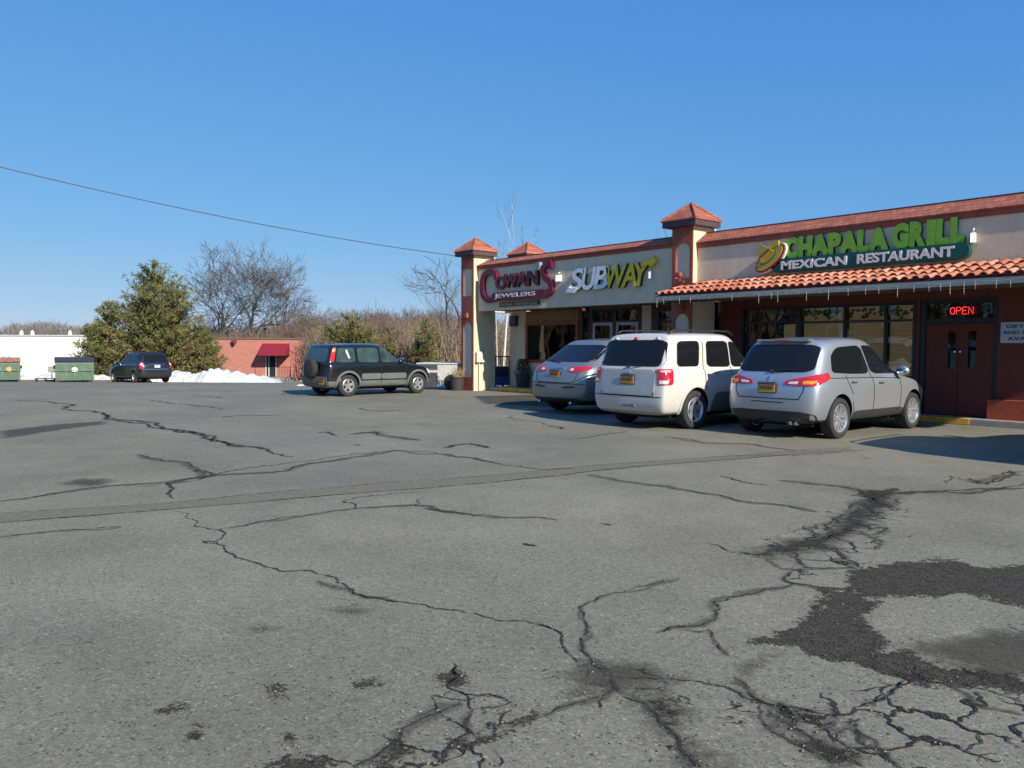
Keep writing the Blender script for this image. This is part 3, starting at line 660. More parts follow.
for k in range(150):
    x = random.choice((random.uniform(10.9, 11.9), random.uniform(12.9, 13.3), random.uniform(11, 13.6))); z = 2.36-abs(random.gauss(0, .09)); s_ = .05
    b.add([(x-s_, YR+.12, z), (x, YR+.115, z-s_*.6), (x+s_, YR+.12, z+.01), (x, YR+.125, z+s_)], [(0, 1, 2, 3)])
part('vine_garland', b, leafm, w2)
# double door
fw = MB(); fw.box(13.80, 13.90, YR+.02, YR+.14, .12, 2.5); fw.box(15.19, 15.27, YR+.02, YR+.14, .12, 2.5); fw.box(13.90, 15.19, YR+.03, YR+.13, 2.0, 2.08); fw.box(13.90, 15.19, YR+.03, YR+.13, 2.42, 2.5)
part('door_frame', fw, 'black')
window(13.90, 15.19, 2.08, 2.42, YR+.08, fwid=.02, label='black transom over the restaurant door')
for x0, x1, sx in ((13.905, 14.54, 14.42), (14.55, 15.185, 14.80)):
    f = MB(); a, c = sx-.075, sx+.075
    f.box(x0, a, YR+.05, YR+.1, .14, 1.99); f.box(c, x1, YR+.05, YR+.1, .14, 1.99); f.box(a, c, YR+.05, YR+.1, .14, 1.08); f.box(a, c, YR+.05, YR+.1, 1.84, 1.99)
    d = part('door', f, 'maroon', mall, 'dark red wooden restaurant door with a tall narrow glass')
    p = MB(); p.box(a-.01, c+.01, YR+.07, YR+.076, 1.07, 1.85); part('pane', p, 'glass', d)
    h = MB(); xx = 14.50 if x0 < 14.2 else 14.60; h.lathe([(0, -.06), (.02, -.055), (.02, -.03), (.008, -.02), (.008, 0)], 12, (xx, YR+.05, 1.42), 'y'); part('handle', h, 'chrome', d)
    g = MB(); g.box(a+.02, c-.02, YR+.12, YR+.13, 1.1, 1.45); part('door_notice', g, mat('pale notice', (.4, .42, .38), .7), d)
# sidewalk with worn yellow edge
b = MB(); b.box(-.04, XE, .62, 1.56, -.05, .12, bev=.012); struct(b.build('sidewalk', 'concrete'))
b = MB()
for x0, x1 in ((.55, 6.4), (11.2, 15.0), (17, 18.8)): b.box(x0, x1, .612, .70, .012, .124)
struct(b.build('yellow_kerb_paint', 'yellow'))

# ------------------------------------------------------------------ signs
def txt(s, x0, x1, z0, z1, y0, dep, m, msd=None, parent=None, name='lettering', bold=.0, shear=0, slant=0, space=1.0, bev=0):
    c = bpy.data.curves.new('t', 'FONT'); c.body = s; c.extrude = .5; c.offset = bold; c.shear = shear; c.space_character = space
    c.resolution_u = 4; c.fill_mode = 'BOTH'
    o = bpy.data.objects.new('t', c); COL.objects.link(o); bpy.context.view_layer.update()
    me = bpy.data.meshes.new_from_object(o.evaluated_get(bpy.context.evaluated_depsgraph_get())); bpy.data.objects.remove(o)
    vs = np.array([v.co[:] for v in me.vertices]); lo = vs.min(0); hi = vs.max(0); k = (vs-lo)/(hi-lo)
    for v, q in zip(me.vertices, k):
        v.co = (x0+(x1-x0)*q[0], y0-dep*q[2], z0+(z1-z0)*q[1]+slant*q[0])
    me.materials.clear(); me.materials.append(M[m] if isinstance(m, str) else m)
    if msd:
        me.materials.append(M[msd] if isinstance(msd, str) else msd)
        me.update()
        for p in me.polygons: p.material_index = 0 if p.normal.y < -.7 else 1
    me.name = name; o = bpy.data.objects.new(name, me); COL.objects.link(o)
    if parent is not None: o.parent = parent
    return o
def pm(name, col, **k): return mat(name, col, k.pop('rough', .35), var=k.pop('var', .06), **k)
mar_face = pm('maroon sign face', (.16, .012, .035)); mar_side = pm('maroon sign side', (.05, .01, .015)); white_l = pm('white letters', (.82, .78, .70))
# jeweller's sign
t = thing('jewelers_sign', 'maroon letters reading COWANS over a JEWELERS bar, leftmost on the cream front', 'sign', (2.0, .055, 3.4))
def sub(o, t): o.parent = t; o.matrix_parent_inverse = Matrix.Translation(-Vector(t.location)); return o
def stroke(pts, w, y0, y1, mb, n=8):             # fat rounded letter stroke in the x-z plane
    P = [Vector((p[0], p[1])) for p in pts]; ws = w if isinstance(w, (list, tuple)) else [w]*len(P)
    Q = []; W = []
    for i in range(len(P)-1):                     # smooth with Catmull-Rom
        p0 = P[max(i-1, 0)]; p1 = P[i]; p2 = P[i+1]; p3 = P[min(i+2, len(P)-1)]
        for k in range(n):
            u = k/n; Q.append(.5*((2*p1)+(p2-p0)*u+(2*p0-5*p1+4*p2-p3)*u*u+(3*p1-p0-3*p2+p3)*u**3)); W.append(ws[i]*(1-u)+ws[i+1]*u)
    Q.append(P[-1]); W.append(ws[-1]); L = []; Rr = []
    for i, q in enumerate(Q):
        d = (Q[min(i+1, len(Q)-1)]-Q[max(i-1, 0)]).normalized(); t_ = Vector((-d.y, d.x))*W[i]/2
        L.append(q+t_); Rr.append(q-t_)
    m_ = len(Q); vs = [(v.x, y, v.y) for y in (y0, y1) for v in L+Rr]; o = 2*m_
    fs = []
    for i in range(m_-1):
        fs += [(i, i+1, m_+i+1, m_+i), (o+i, o+m_+i, o+m_+i+1, o+i+1), (i, o+i, o+i+1, i+1), (m_+i, m_+i+1, o+m_+i+1, o+m_+i)]
    fs += [(0, m_, o+m_, o), (m_-1, o+m_-1, o+2*m_-1, 2*m_-1)]
    return mb.add(vs, fs)
b = MB(); stroke([(1.02, 3.62), (.98, 3.82), (.72, 3.90), (.42, 3.80), (.30, 3.48), (.36, 3.16), (.62, 2.98), (1.0, 3.02)], [.12, .17, .17, .19, .20, .20, .17, .13], .155, .04, b); sub(b.build('initial_letter', mar_face), t); b = MB()
stroke([(3.62, 3.80), (3.58, 3.98), (3.40, 3.93), (3.24, 3.74), (3.40, 3.52), (3.60, 3.38), (3.62, 3.16), (3.45, 3.04), (3.22, 3.05)], [.12, .15, .16, .18, .19, .19, .17, .15, .12], .155, .04, b)
sub(b.build('final_letter', mar_face), t)
b = MB(); b.prism(rrect(.85, 3.45, 2.93, 3.20, .12), 'y', .155, .02); sub(b.build('name_bar', mar_face), t)
for ch, x0, x1, z0, z1 in (('O', .98, 1.50, 3.30, 3.72), ('W', 1.42, 2.08, 3.33, 3.77), ('A', 2.0, 2.56, 3.34, 3.80), ('N', 2.52, 3.05, 3.34, 3.80)):
    sub(txt(ch, x0, x1, z0, z1, .155, .09, mar_face, mar_side, bold=.035), t)
sub(txt("'", 3.04, 3.20, 3.78, 4.02, .155, .17, pm('slate letters', (.22, .28, .32)), bold=.03), t)
sub(txt('JEWELERS', 1.02, 2.98, 2.99, 3.16,   .019, .012, white_l, bold=.012), t)
t = thing('gold_sign', 'thin dark strip sign reading INSTANT CASH FOR GOLD under the jewelers sign', 'sign', (2.1, .055, 2.82))
b = MB(); b.prism([(1.15, 2.745), (3.05, 2.76), (3.05, 2.89), (1.15, 2.875)], 'y', .155, .12); sub(b.build('backing_board', pm('dark olive board', (.018, .02, .015))), t)
sub(txt('INSTANT CASH FOR GOLD', 1.22, 2.98, 2.775, 2.855, .119, .006, pm('gold letters', (.75, .62, .30)), bold=.0), t)
# sandwich shop sign
t = thing('sandwich_shop_sign', 'slanted white and yellow letters reading SUBWAY on the cream front', 'sign', (6.1, .055, 3.4))
gs = pm('dark green letter side', (.01, .05, .03)); wf = pm('white letter face', (.80, .84, .84)); yf = pm('yellow letter face', (.85, .58, .02))
for ch, x0, x1, f in (('S', 4.42, 5.02, wf), ('U', 4.92, 5.48, wf), ('B', 5.36, 5.94, wf), ('W', 5.84, 6.62, yf), ('A', 6.40, 6.98, yf), ('Y', 6.86, 7.42, yf)):
    sub(txt(ch, x0, x1, 3.09, 3.72, .155, .09, f, gs, bold=.025, shear=.2), t)
b = MB(); b.prism([(4.30, 3.06), (4.62, 3.03), (4.74, 3.16), (4.50, 3.17), (4.42, 3.22)], 'y', .155, .03); sub(b.build('arrow_tail', wf), t)
b = MB(); b.prism([(7.12, 3.60), (7.42, 3.63), (7.42, 3.55), (7.66, 3.70), (7.52, 3.86), (7.48, 3.77), (7.20, 3.76)], 'y', .155, .028); sub(b.build('arrow_head', yf), t)
# restaurant sign
t = thing('restaurant_sign', 'green CHAPALA GRILL letters over a dark bar reading MEXICAN RESTAURANT, with a sombrero', 'sign', (13, .055, 3.5))
gf = pm('green letter face', (.19, .42, .03), var=.18, vs=6); gd = pm('deep green side', (.01, .055, .03)); bar = pm('dark green bar', (.008, .085, .06))
b = MB(); b.prism(rrect(11.0, 15.14, 3.17, 3.47, .144, 8), 'y', .155, .0); sub(b.build('name_bar', bar), t)
def word(s, x0, x1, z0, z1, narrow=()):
    ws = [{'I': .55, 'L': .80, 'A': 1.02, 'C': .95, 'G': 1.08, 'P': .88}.get(c, 1.0) for c in s]; tot = sum(ws); x = x0
    for c, w_ in zip(s, ws):
        w__ = (x1-x0)*w_/tot; sub(txt(c, x-(.05 if c == 'A' else 0), x+w__*.97+(.05 if c == 'A' else 0), z0+random.uniform(-.008, .008), z1, .155, .085, gf, gd, bold=.075), t)
        x += w__
word('CHAPALA', 11.30, 13.57, 3.455, 3.93); word('GRILL', 13.66, 15.03, 3.46, 3.97)
b = MB()                                          # slab feet
sub(txt('MEXICAN', 11.26, 12.78, 3.22, 3.41, -.001, .02, white_l, bold=.035), t)
sub(txt('RESTAURANT', 13.0, 14.88, 3.22, 3.42, -.001, .02, white_l, bold=.035), t)
# sombrero
mt = Matrix.Translation((10.98, .0, 3.50)) @ Matrix.Rotation(R(-38), 4, 'Y')
def ell(rx, rz, y0, y1, m, name, cx=0, cz=0, n=32, scallop=0, par=None, arc=(0, 360)):
    b = MB(); P = [(cx+rx*(1+(scallop if k % 2 else 0))*cos(R(arc[0]+(arc[1]-arc[0])*k/n)), cz+rz*(1+(scallop if k % 2 else 0))*sin(R(arc[0]+(arc[1]-arc[0])*k/n))) for k in range(n)]
    b.prism(P, 'y', y0, y1); b.v = [tuple(mt @ Vector(v)) for v in b.v]
    return sub(b.build(name, m), t)
gold = pm('straw gold', (.50, .38, .05), var=.2); 
ell(.46, .235, .12, .0, white_l, 'brim_edge'); ell(.42, .20, 0, -.03, pm('brim red', (.25, .02, .03)), 'brim_trim', n=44, scallop=.06); ell(.385, .165, -.03, -.05, gold, 'hat_brim')
ell(.25, .105, -.05, -.06, pm('hat band green', (.06, .22, .04)), 'hat_band', cz=.03); ell(.21, .085, -.06, -.07, gold, 'hat_inner', cz=.05)
b = MB(); b.prism([(-.19, .05), (.19, .05), (.13, .20), (.07, .33), (0, .37), (-.07, .33), (-.13, .20)], 'y', -.07, -.12); b.v = [tuple(mt @ Vector(v)) for v in b.v]; sub(b.build('hat_crown', gold), t)
b = MB(); b.prism([(-.17, .11), (.17, .11), (.155, .15), (-.155, .15)], 'y', -.12, -.128); b.v = [tuple(mt @ Vector(v)) for v in b.v]; sub(b.build('crown_stripe', pm('hat band red', (.25, .05, .02))), t)
b = MB(); b.prism([(.10, .16), (.36, .06), (.42, .14), (.30, .20), (.20, .24)], 'y', -.02, -.08); b.v = [tuple(mt @ Vector(v)) for v in b.v]; sub(b.build('brim_upturn', gold), t)
# wall lamps by the signs
for x, z, lb in ((3.93, 3.49, 'white box lamp beside the last maroon letter of the jewelers sign'), (7.42, 3.36, 'white box lamp under the arrow of the yellow sign letters'), (15.16, 3.55, 'white box lamp at the right end of the green sign')):
    t = thing('wall_lamp', lb, 'lamp', (x, .16, z), 0, 'box lamps on the shop front')
    wid = .04 if x > 5 else .085
    b = MB(); b.box(-wid, wid, -.10, -.0, -.10, .10, bev=.015); b.build('housing', 'white', t)
    b = MB(); b.box(-wid+.015, wid-.015, -.112, -.101, -.085, .085); b.build('lens', mat('lamp lens', (.85, .82, .75), .3, emit=(1, .93, .8), es=1.0), t)
    b = MB(); b.tube([(0, -.06, .12), (0, -.06, .16), (0, .0, .18)], .015, 6); b.build('conduit', 'white', t)
# neon sign
t = thing('neon_open_sign', 'red neon sign reading OPEN in the dark transom over the restaurant door', 'sign', (14.65, 1.19, 2.25))
neon = mat('red neon', (.8, .05, .05), .4, var=0, emit=(1, .05, .04), es=1.3)
def neon_txt(s, x0, x1, z0, z1, y):
    L = {'O': [[(0, .5), (.12, .12), (.5, 0), (.88, .12), (1, .5), (.88, .88), (.5, 1), (.12, .88), (0, .5)]], 'P': [[(0, 0), (0, 1), (.75, 1), (1, .78), (.75, .5), (0, .5)]],
         'E': [[(1, 1), (0, 1), (0, 0), (1, 0)], [(0, .5), (.8, .5)]], 'N': [[(0, 0), (0, 1), (1, 0), (1, 1)]]}
    w = (x1-x0)/len(s); b = MB()
    for i, c in enumerate(s):
        for p in L[c]: b.tube([(x0+w*i+q[0]*w*.74, y, z0+q[1]*(z1-z0)) for q in p], .0075, 6)
    return b
sub(neon_txt('OPEN', 14.38, 14.84, 2.18, 2.32, 1.175).build('neon_tube', neon, smooth=True), t)
# poster by the door
t = thing('wall_poster', 'white poster with dark blue capitals on the dark red wall right of the restaurant door', 'sign', (15.75, 1.14, 1.8))
b = MB(); b.box(15.33, 16.35, 1.125, 1.145, 1.60, 2.0); sub(b.build('board', pm('poster board', (.55, .57, .60))), t)
ink = pm('blue ink', (.03, .04, .15))
for i, (s_, x0, x1) in enumerate((('GIFT CARDS', 15.42, 16.26), ('AND CATERING', 15.37, 16.31), ('AVAILABLE', 15.45, 16.23))):
    sub(txt(s_, x0, x1, 1.885-i*.118, 1.955-i*.118, 1.124, .004, ink, bold=.03), t)
# blue notice box at the left end of the shop front
t = thing('wall_box', 'dark blue square box high on the wall above the walkway gate', 'wall box', (.2, YS, 2.35))
b = MB(); b.box(.02, .40, YS-.10, YS-.002, 2.17, 2.53, bev=.01); sub(b.build('case', pm('dark blue case', (.025, .04, .08))), t)
b = MB(); b.box(.06, .36, YS-.11, YS-.101, 2.21, 2.49); sub(b.build('face', pm('blue grey face', (.05, .07, .12))), t)
# meter box on the tower side
t = thing('meter_box', 'small cream meter box on the sunlit side of the left tower', 'meter box', (-.038, .2, .9))
b = MB(); b.box(-.038, .10, .03, .36, .95, 1.28, bev=.01); b.box(-.03, .05, .07, .30, 1.281, 1.31); sub(b.build('case', mat('cream metal', (.68, .62, .48), .5)), t)
b = MB(); b.tube([(.02, .18, .95), (.02, .18, .0)], .018, 6); sub(b.build('pipe', mat('cream metal', (.6, .55, .45))), t)
# icicle lights
t = thing('icicle_light_string', 'string of unlit white icicle lights hanging along the tiled awning edge', 'string lights', (12, -.95, 2.65))
b = MB(); xs = np.arange(AX0, XE, .1); b.tube([(x, -.955, 2.665+.012*sin(x*7)) for x in xs], .005, 4); sub(b.build('wire', 'white'), t)
x = AX0+.1
icm = mat('icicle bulb', (.40, .40, .39), .5)
while x < XE-.1:
    L_ = random.choice((.04, .08, .14, .22)); b = MB(); b.tube([(x, -.957, 2.66), (x+.004, -.957, 2.66-L_)], .0035, 4)
    for k in range(int(L_/.055)): b.ball((x, -.957, 2.64-k*.05), .0115, 3)
    sub(b.build('icicle_strand', icm), t); x += random.uniform(.15, .42)
# gate at the walkway end with a blue cart behind
t = thing('walkway_gate', 'short black metal gate across the walkway end beside the left tower', 'gate', (-.04, 1.2, .0))
b = MB()
for y in (.94, 1.52): b.tube([(-.04, y, .0), (-.04, y, 1.18)], .022, 6)
sub(b.build('post', 'black'), t)
b = MB(); b.tube([(-.04, .94, 1.14), (-.04, 1.52, 1.14)], .018, 6); b.tube([(-.04, .94, .2), (-.04, 1.52, .2)], .014, 6); sub(b.build('rail', 'black'), t)
for k in range(1, 6): b = MB(); y = .94+k*.097; b.tube([(-.04, y, .2), (-.04, y, 1.14)], .008, 5); sub(b.build('bar', 'black'), t)
t = thing('blue_cart', 'bright blue plastic crate cart standing behind the black gate', 'cart', (-.75, 1.85, 0))
bl = pm('blue plastic', (.03, .14, .5)); b = MB(); b.box(-.3, .3, -.25, .25, .12, .42, bev=.03); b.build('tub', bl, t)
b = MB(); b.box(-.3, .3, -.26, .26, .42, .78, bev=.03); b.build('lid', pm('navy lid', (.015, .02, .05)), t)
for sx in (-.22, .22):
    for sy in (-.18, .18): b = MB(); b.lathe([(0, -.02), (.06, -.02), (.06, .02), (0, .02)], 12, (sx, sy, .06), 'y'); b.build('wheel', 'rubber', t)
# planters
def planter(x, y, z, r, h, label, kind):
    t = thing('planter', label, 'planter', (x, y, z))
    b = MB(); b.lathe([(0, 0), (r*.8, 0), (r, h*.92), (r*1.06, h*.92), (r*1.06, h), (r*.92, h), (r*.9, h-.05), (0, h-.05)], 20); b.build('pot', mat('dark clay pot', (.045, .038, .036), .8), t, smooth='auto')
    b = MB(); rr = random.Random(3)
    if kind == 'dry':
        for k in range(90):
            a = rr.uniform(0, 2*pi); l = rr.uniform(.1, .34); q = rr.uniform(0, r*.7); s_ = rr.uniform(.1, .6)
            b.tube([(q*cos(a), q*sin(a), h-.05), ((q+l*s_*.5)*cos(a), (q+l*s_*.5)*sin(a), h+l*.6), ((q+l*s_)*cos(a+.4), (q+l*s_)*sin(a+.4), h+l)], .004, 3)
        b.build('dry_stems', mat('dry stems', (.30, .24, .10), .9, var=.4, vs=20), t)
    else:
        for k in range(1400):
            zz = rr.random(); a = rr.uniform(0, 2*pi); rad = (r*1.35)*(1-zz*.55)*sqrt(rr.random()); p = Vector((rad*cos(a), rad*sin(a), h+zz*.5)); s_ = .022
            d = Vector((rr.gauss(0, 1), rr.gauss(0, 1), rr.gauss(0, 1))).normalized(); e = d.orthogonal().normalized()
            b.add([p-d*s_, p+e*s_*.5, p+d*s_, p-e*s_*.5], [(0, 1, 2, 3)])
        b.build('shrub', mat('dark shrub', (.035, .045, .02), .8, var=.4, vs=20), t, fixn=False)
        b = MB(); b.tube([(0, 0, h-.1), (0, 0, h+.4)], .02, 5); b.build('stem', mat('bark', (.08, .06, .045), .9), t)
planter(-.62, -.26, 0, .25, .46, 'dark round pot with dry yellow stems at the foot of the left tower', 'dry')
planter(.95, 1.3, .12, .25, .45, 'dark pot with a dense dark shrub under the jeweler window', 'shrub')
# ------------------------------------------------------------------ vehicles
def cage(sp):
    L, H = sp['L'], sp['H']; W = sp['W']/2
    xr, xf = 0, L; rows = []
    g = sp.get
    bz = g('zb', .26); zc = g('zc', .46); beltr, beltf = sp['belt']      # belt height rear / front
    hc, hn = sp['hood']                                                   # hood height at cowl / at nose
    xrb, xrr = sp['rear_glass']; xc, xw = sp['wind']                      # rear glass base/top x ; cowl x / windscreen top x
    tb = sp.get('tumble', .80); nose = g('nose', .1); cr = g('cr', 1.)
    rt = g('rearz', H-.02)
    def Z(pts): return lambda x: float(np.interp(x, [p[0] for p in pts], [p[1] for p in pts]))
    sh = Z([(0, beltr-.10), (xc-.2, beltf-.10), (xc+.1, hc-.14), (L, hn-.12)])
    be = Z([(0, beltr), (xc-.2, beltf), (xc+.15, hc-.03), (L-.5, (hc+hn)/2-.02), (L, hn-.05)])
    rows = [ # z(x), halfwidth, xrear, xfront, upper?
     (lambda x: bz, W-.16, .16, L-.22, 0), (lambda x: bz+.04, W-.05, .05, L-.07, 0), (lambda x: zc, W-.01, 0, L, 0),
     (lambda x: zc+(be(x)-zc)*.45, W, g('tail_mid', .01), L-.0, 0), (sh, W-.012, g('tail_hi', .04), L-nose*.5, 0),
     (be, W-.055, xrb-.03, L-nose-.1, 0), (lambda x: max(be(x), beltr if x < xc-.6 else hc)+.018, W-.095, xrb, xc, 1),
     (lambda x: Z([(xrr, rt-.12), (xrr+.7, H-.12), (xw-.4, H-.115), (xw+.2, H-.15)])(x), W*tb, xrr-.05, xw+.08, 1),
     (lambda x: Z([(xrr, rt-.025), (xrr+.8, H-.02), (xw-.3, H-.02), (xw+.2, H-.06)])(x), W*tb-.10, xrr+.06, xw-.12, 1),
     (lambda x: Z([(xrr, rt-.01), (xrr+.8, H), (xw-.3, H), (xw+.2, H-.04)])(x), W*.35, xrr+.12, xw-.16, 1)]
    V = []
    wr = g('wr', .93); wf = g('wf', .9)
    for zf, w, a, b, up in rows:
        k = .8 if up else 1
        xs = [a, a+.012, a+.05*cr, a+.20*cr]+list(np.linspace(a+(.5 if not up else .4), b-(.75 if not up else .45), 6))+[b-.34*k, b-.13*k, b-.03*k, b]
        ys = [0, .50, .86*wr/.93, .965]+[.995, 1, 1, 1, 1, .995]+[.965*wf/.9, .80*wf/.9, .42, 0]
        if up: ys[10] = .93; ys[11] = .80
        R_ = [(x, -w*y, zf(x)) for x, y in zip(xs, ys)]
        V.append(R_+[(x, -y, z) for x, y, z in R_[-2:0:-1]])
    return V
def make_shell(sp):
    V = cage(sp); n = len(V[0]); vs = [v for r in V for v in r]; fs = []; ms = []
    for j in range(len(V)-1):
        for i in range(n):
            fs.append((j*n+i, j*n+(i+1) % n, (j+1)*n+(i+1) % n, (j+1)*n+i)); ms.append(1 if j in sp.get('dark_rows', (0,)) else 0)
    for base, mi, flip in ((0, 1, 0), ((len(V)-1)*n, 0, 1)):
        h = n//2
        for i in range(h):
            a, b_, c, d = base+i, base+i+1, base+(n-i-1) % n, base+(n-i) % n
            f = [a, b_, c, d] if b_ != c else [a, b_, d]
            if i == 0: f = [a, b_, c]
            fs.append(tuple(f)); ms.append(mi)
    me = bpy.data.meshes.new('shell'); me.from_pydata(vs, [], fs)
    for q in (sp['paint'], sp.get('clad', 'darkplastic'), 'under'): me.materials.append(M[q])
    me.polygons.foreach_set('material_index', ms)
    bm = bmesh.new(); bm.from_mesh(me); bmesh.ops.recalc_face_normals(bm, faces=bm.faces[:]); bm.to_mesh(me); bm.free()
    o = bpy.data.objects.new('shell', me); COL.objects.link(o)
    md = o.modifiers.new('s', 'SUBSURF'); md.levels = 3; md.render_levels = 3
    bpy.context.view_layer.update(); dg = bpy.context.evaluated_depsgraph_get()
    m2 = bpy.data.meshes.new_from_object(o.evaluated_get(dg))
    bm = bmesh.new(); bm.from_mesh(m2); bmesh.ops.triangulate(bm, faces=bm.faces[:]); bvh = BVHTree.FromBMesh(bm); bm.free()
    return o, m2, bvh
def car(sp, loc, rz, label, cat='car'):
    root = thing(sp['name'], label, cat)
    o, sm, bvh = make_shell(sp); L, H, W = sp['L'], sp['H'], sp['W']; r = sp['r']; xw = sp['wheels']
    o.modifiers.clear(); o.data = sm
    cut = MB(); ra = r+.055
    for x in xw:
        for s in (-1, 1):
            P = [(x+ra*cos(2*pi*k/40), r+.02+ra*sin(2*pi*k/40)) for k in range(40)]
            P = [(px, pz if pz > r else pz-(.3 if pz < r-.05 else 0)) for px, pz in P]
            cut.prism([(x+ra*cos(R(a)), r+.01+ra*sin(R(a))) for a in range(-10, 191, 8)]+[(x-ra*.99, -.1), (x+ra*.99, -.1)], 'y', s*(W/2-.30), s*(W/2+.2))
    c = cut.build('c', 'under')
    md = o.modifiers.new('b', 'BOOLEAN'); md.object = c; md.operation = 'DIFFERENCE'; md.solver = 'EXACT'; md.material_mode = 'TRANSFER'
    bpy.context.view_layer.update(); m3 = bpy.data.meshes.new_from_object(o.evaluated_get(bpy.context.evaluated_depsgraph_get()))
    o.modifiers.clear(); o.data = m3; bpy.data.objects.remove(c)
    m3.polygons.foreach_set('use_smooth', [True]*len(m3.polygons)); m3.set_sharp_from_angle(angle=R(40))
    o.name = 'body'; m3.name = 'body'; o.parent = root
    body = o
    def shoot(kind, a, z):
        if kind == 'R': og, d = Vector((a, -3, z)), Vector((0, 1, 0))
        elif kind == 'L': og, d = Vector((a, 3, z)), Vector((0, -1, 0))
        elif kind == 'B': og, d = Vector((-3, -a, z)), Vector((1, 0, 0))     # a>0 is the car's right side
        elif kind == 'F': og, d = Vector((L+3, -a, z)), Vector((-1, 0, 0))
        elif kind in 'CD':                                                      # C: around the corner, a = degrees from straight back
            s = 1 if kind == 'C' else -1; q = Vector((-cos(R(a)), -s*sin(R(a)), 0)); og = Vector((1.0, 0, z))+q*3; d = -q
        elif kind == 'T': og, d = Vector((a, -z, 4)), Vector((0, 0, -1))
        p, nrm, i, ds = bvh.ray_cast(og, d)
        if p is None: return None, None
        if nrm.dot(d) > 0: nrm = -nrm
        return p, nrm
    def smooth_poly(P, it=2, keep=False):
        for _ in range(it):
            Q = []
            for i in range(len(P)):
                a, b = P[i], P[(i+1) % len(P)]; f = .10
                Q += [(a[0]*(1-f)+b[0]*f, a[1]*(1-f)+b[1]*f), (a[0]*f+b[0]*(1-f), a[1]*f+b[1]*(1-f))]
            P = Q
        return P
    def decal(kind, P, m, name, parent=body, off=.007, nz=12, nx=14, round_=2, thick=.012, label=None):
        if round_: P = smooth_poly(P, round_)
        z0, z1 = min(p[1] for p in P), max(p[1] for p in P); vs = []; rowsN = nz+1
        for i in range(rowsN):
            t = i/nz; t = .5-.5*cos(pi*t); z = z0+(z1-z0)*min(max(t, .004), .996)
            xs = []
            for a, b in zip(P, P[1:]+P[:1]):
                if (a[1] > z) != (b[1] > z): xs.append(a[0]+(b[0]-a[0])*(z-a[1])/(b[1]-a[1]))
            if len(xs) < 2: return None
            xa, xb = min(xs), max(xs)
            for j in range(nx+1):
                p, nr = shoot(kind, xa+(xb-xa)*j/nx, z)
                if p is None: p, nr = (vs[-1][0], Vector((0, 0, 1))) if vs else (Vector((0, 0, z)), Vector((0, 0, 1)))
                vs.append((p, nr))
        n = nx+1; T = [p+q*off for p, q in vs]; Bt = [p-q*thick for p, q in vs]; N = len(T)
        fs = [(i*n+j, i*n+j+1, (i+1)*n+j+1, (i+1)*n+j) for i in range(nz) for j in range(nx)]
        ed = [j for j in range(nx+1)]+[i*n+nx for i in range(1, rowsN)]+[nz*n+j for j in range(nx-1, -1, -1)]+[i*n for i in range(nz-1, 0, -1)]
        fs += [(ed[k], ed[(k+1) % len(ed)], N+ed[(k+1) % len(ed)], N+ed[k]) for k in range(len(ed))]
        mb = MB(); mb.add(T+Bt, fs); q = mb.build(name, m, parent, smooth='auto')
        if label: q['label'] = label
        return q
    def line(kind, pts, w, m, name, parent=body, off=.006, closed=False, mb=None, step=.04, hgt=0):
        P = [Vector(p) for p in pts]
        if closed: P.append(P[0])
        Q = []
        for a, b in zip(P, P[1:]):
            k = max(1, int((b-a).length/(step if kind not in 'CD' else step*60))); Q += [a+(b-a)*i/k for i in range(k)]
        Q.append(P[-1]); own = mb is None; mb = mb or MB(); vs = []
        pts3 = [shoot(kind, q[0], q[1]) for q in Q]; pts3 = [p for p in pts3 if p[0] is not None]
        if len(pts3) < 2: return
        for i, (p, nr) in enumerate(pts3):
            d = (pts3[min(i+1, len(pts3)-1)][0]-pts3[max(i-1, 0)][0]).normalized(); t = nr.cross(d).normalized()*w/2
            vs += [p+t-nr*.01, p+t*.8+nr*off, p-t*.8+nr*off, p-t-nr*.01]
        mb.add(vs, [(i*4+j, i*4+j+1, i*4+j+5, i*4+j+4) for i in range(len(pts3)-1) for j in range(3)])
        if own: return mb.build(name, m, parent, smooth='auto')
    # wheels
    rim_r = r*sp.get('rimf', .66); tw = .11
    tyre = MB(); tyre.lathe([(rim_r, -tw*.85), (rim_r+.02, -tw), (r-.06, -tw*1.04), (r-.012, -tw*.85), (r, -tw*.55), (r, tw*.55), (r-.012, tw*.85), (r-.06, tw*1.04), (rim_r+.02, tw), (rim_r, tw*.85)], 44, (0, 0, 0), 'y')
    tyre = tyre.build('tyre', 'rubber', smooth='auto'); tm = tyre.data; bpy.data.objects.remove(tyre)
    rb = MB(); rr_ = rim_r
    rb.lathe([(rr_, -tw*.85), (rr_-.012, -tw*.9), (rr_-.03, -tw*.7), (rr_-.04, tw*.8), (rr_, tw*.8)], 40, (0, 0, 0), 'y')
    rb.lathe([(0, -tw*.62), (.055, -tw*.6), (.07, -tw*.45), (.07, -tw*.2)], 20, (0, 0, 0), 'y')
    ns, sw, dbl = sp['spokes']
    for k in range(ns):
        a0 = 2*pi*k/ns+.3
        for da in ((-.13, .13) if dbl else (0,)):
            a, a2 = a0+da*.6, a0+da*1.4; u = Vector((cos(a), 0, sin(a))); u2 = Vector((cos(a2), 0, sin(a2))); t = Vector((-sin(a), 0, cos(a)))
            p0, p1 = u*.04, u2*(rr_-.015); y0, y1 = -tw*.58, -tw*.76
            vs = []
            for p, y, wd_ in ((p0, y0, sw*1.15), (p1, y1, sw)):
                for s_ in (-1, 1): vs.append(p+t*s_*wd_*.5+Vector((0, y, 0))); vs.append(p+t*s_*wd_*.62+Vector((0, y+.035, 0)))
            rb.add(vs, [(0, 2, 6, 4), (0, 4, 5, 1), (2, 3, 7, 6), (1, 5, 7, 3)])
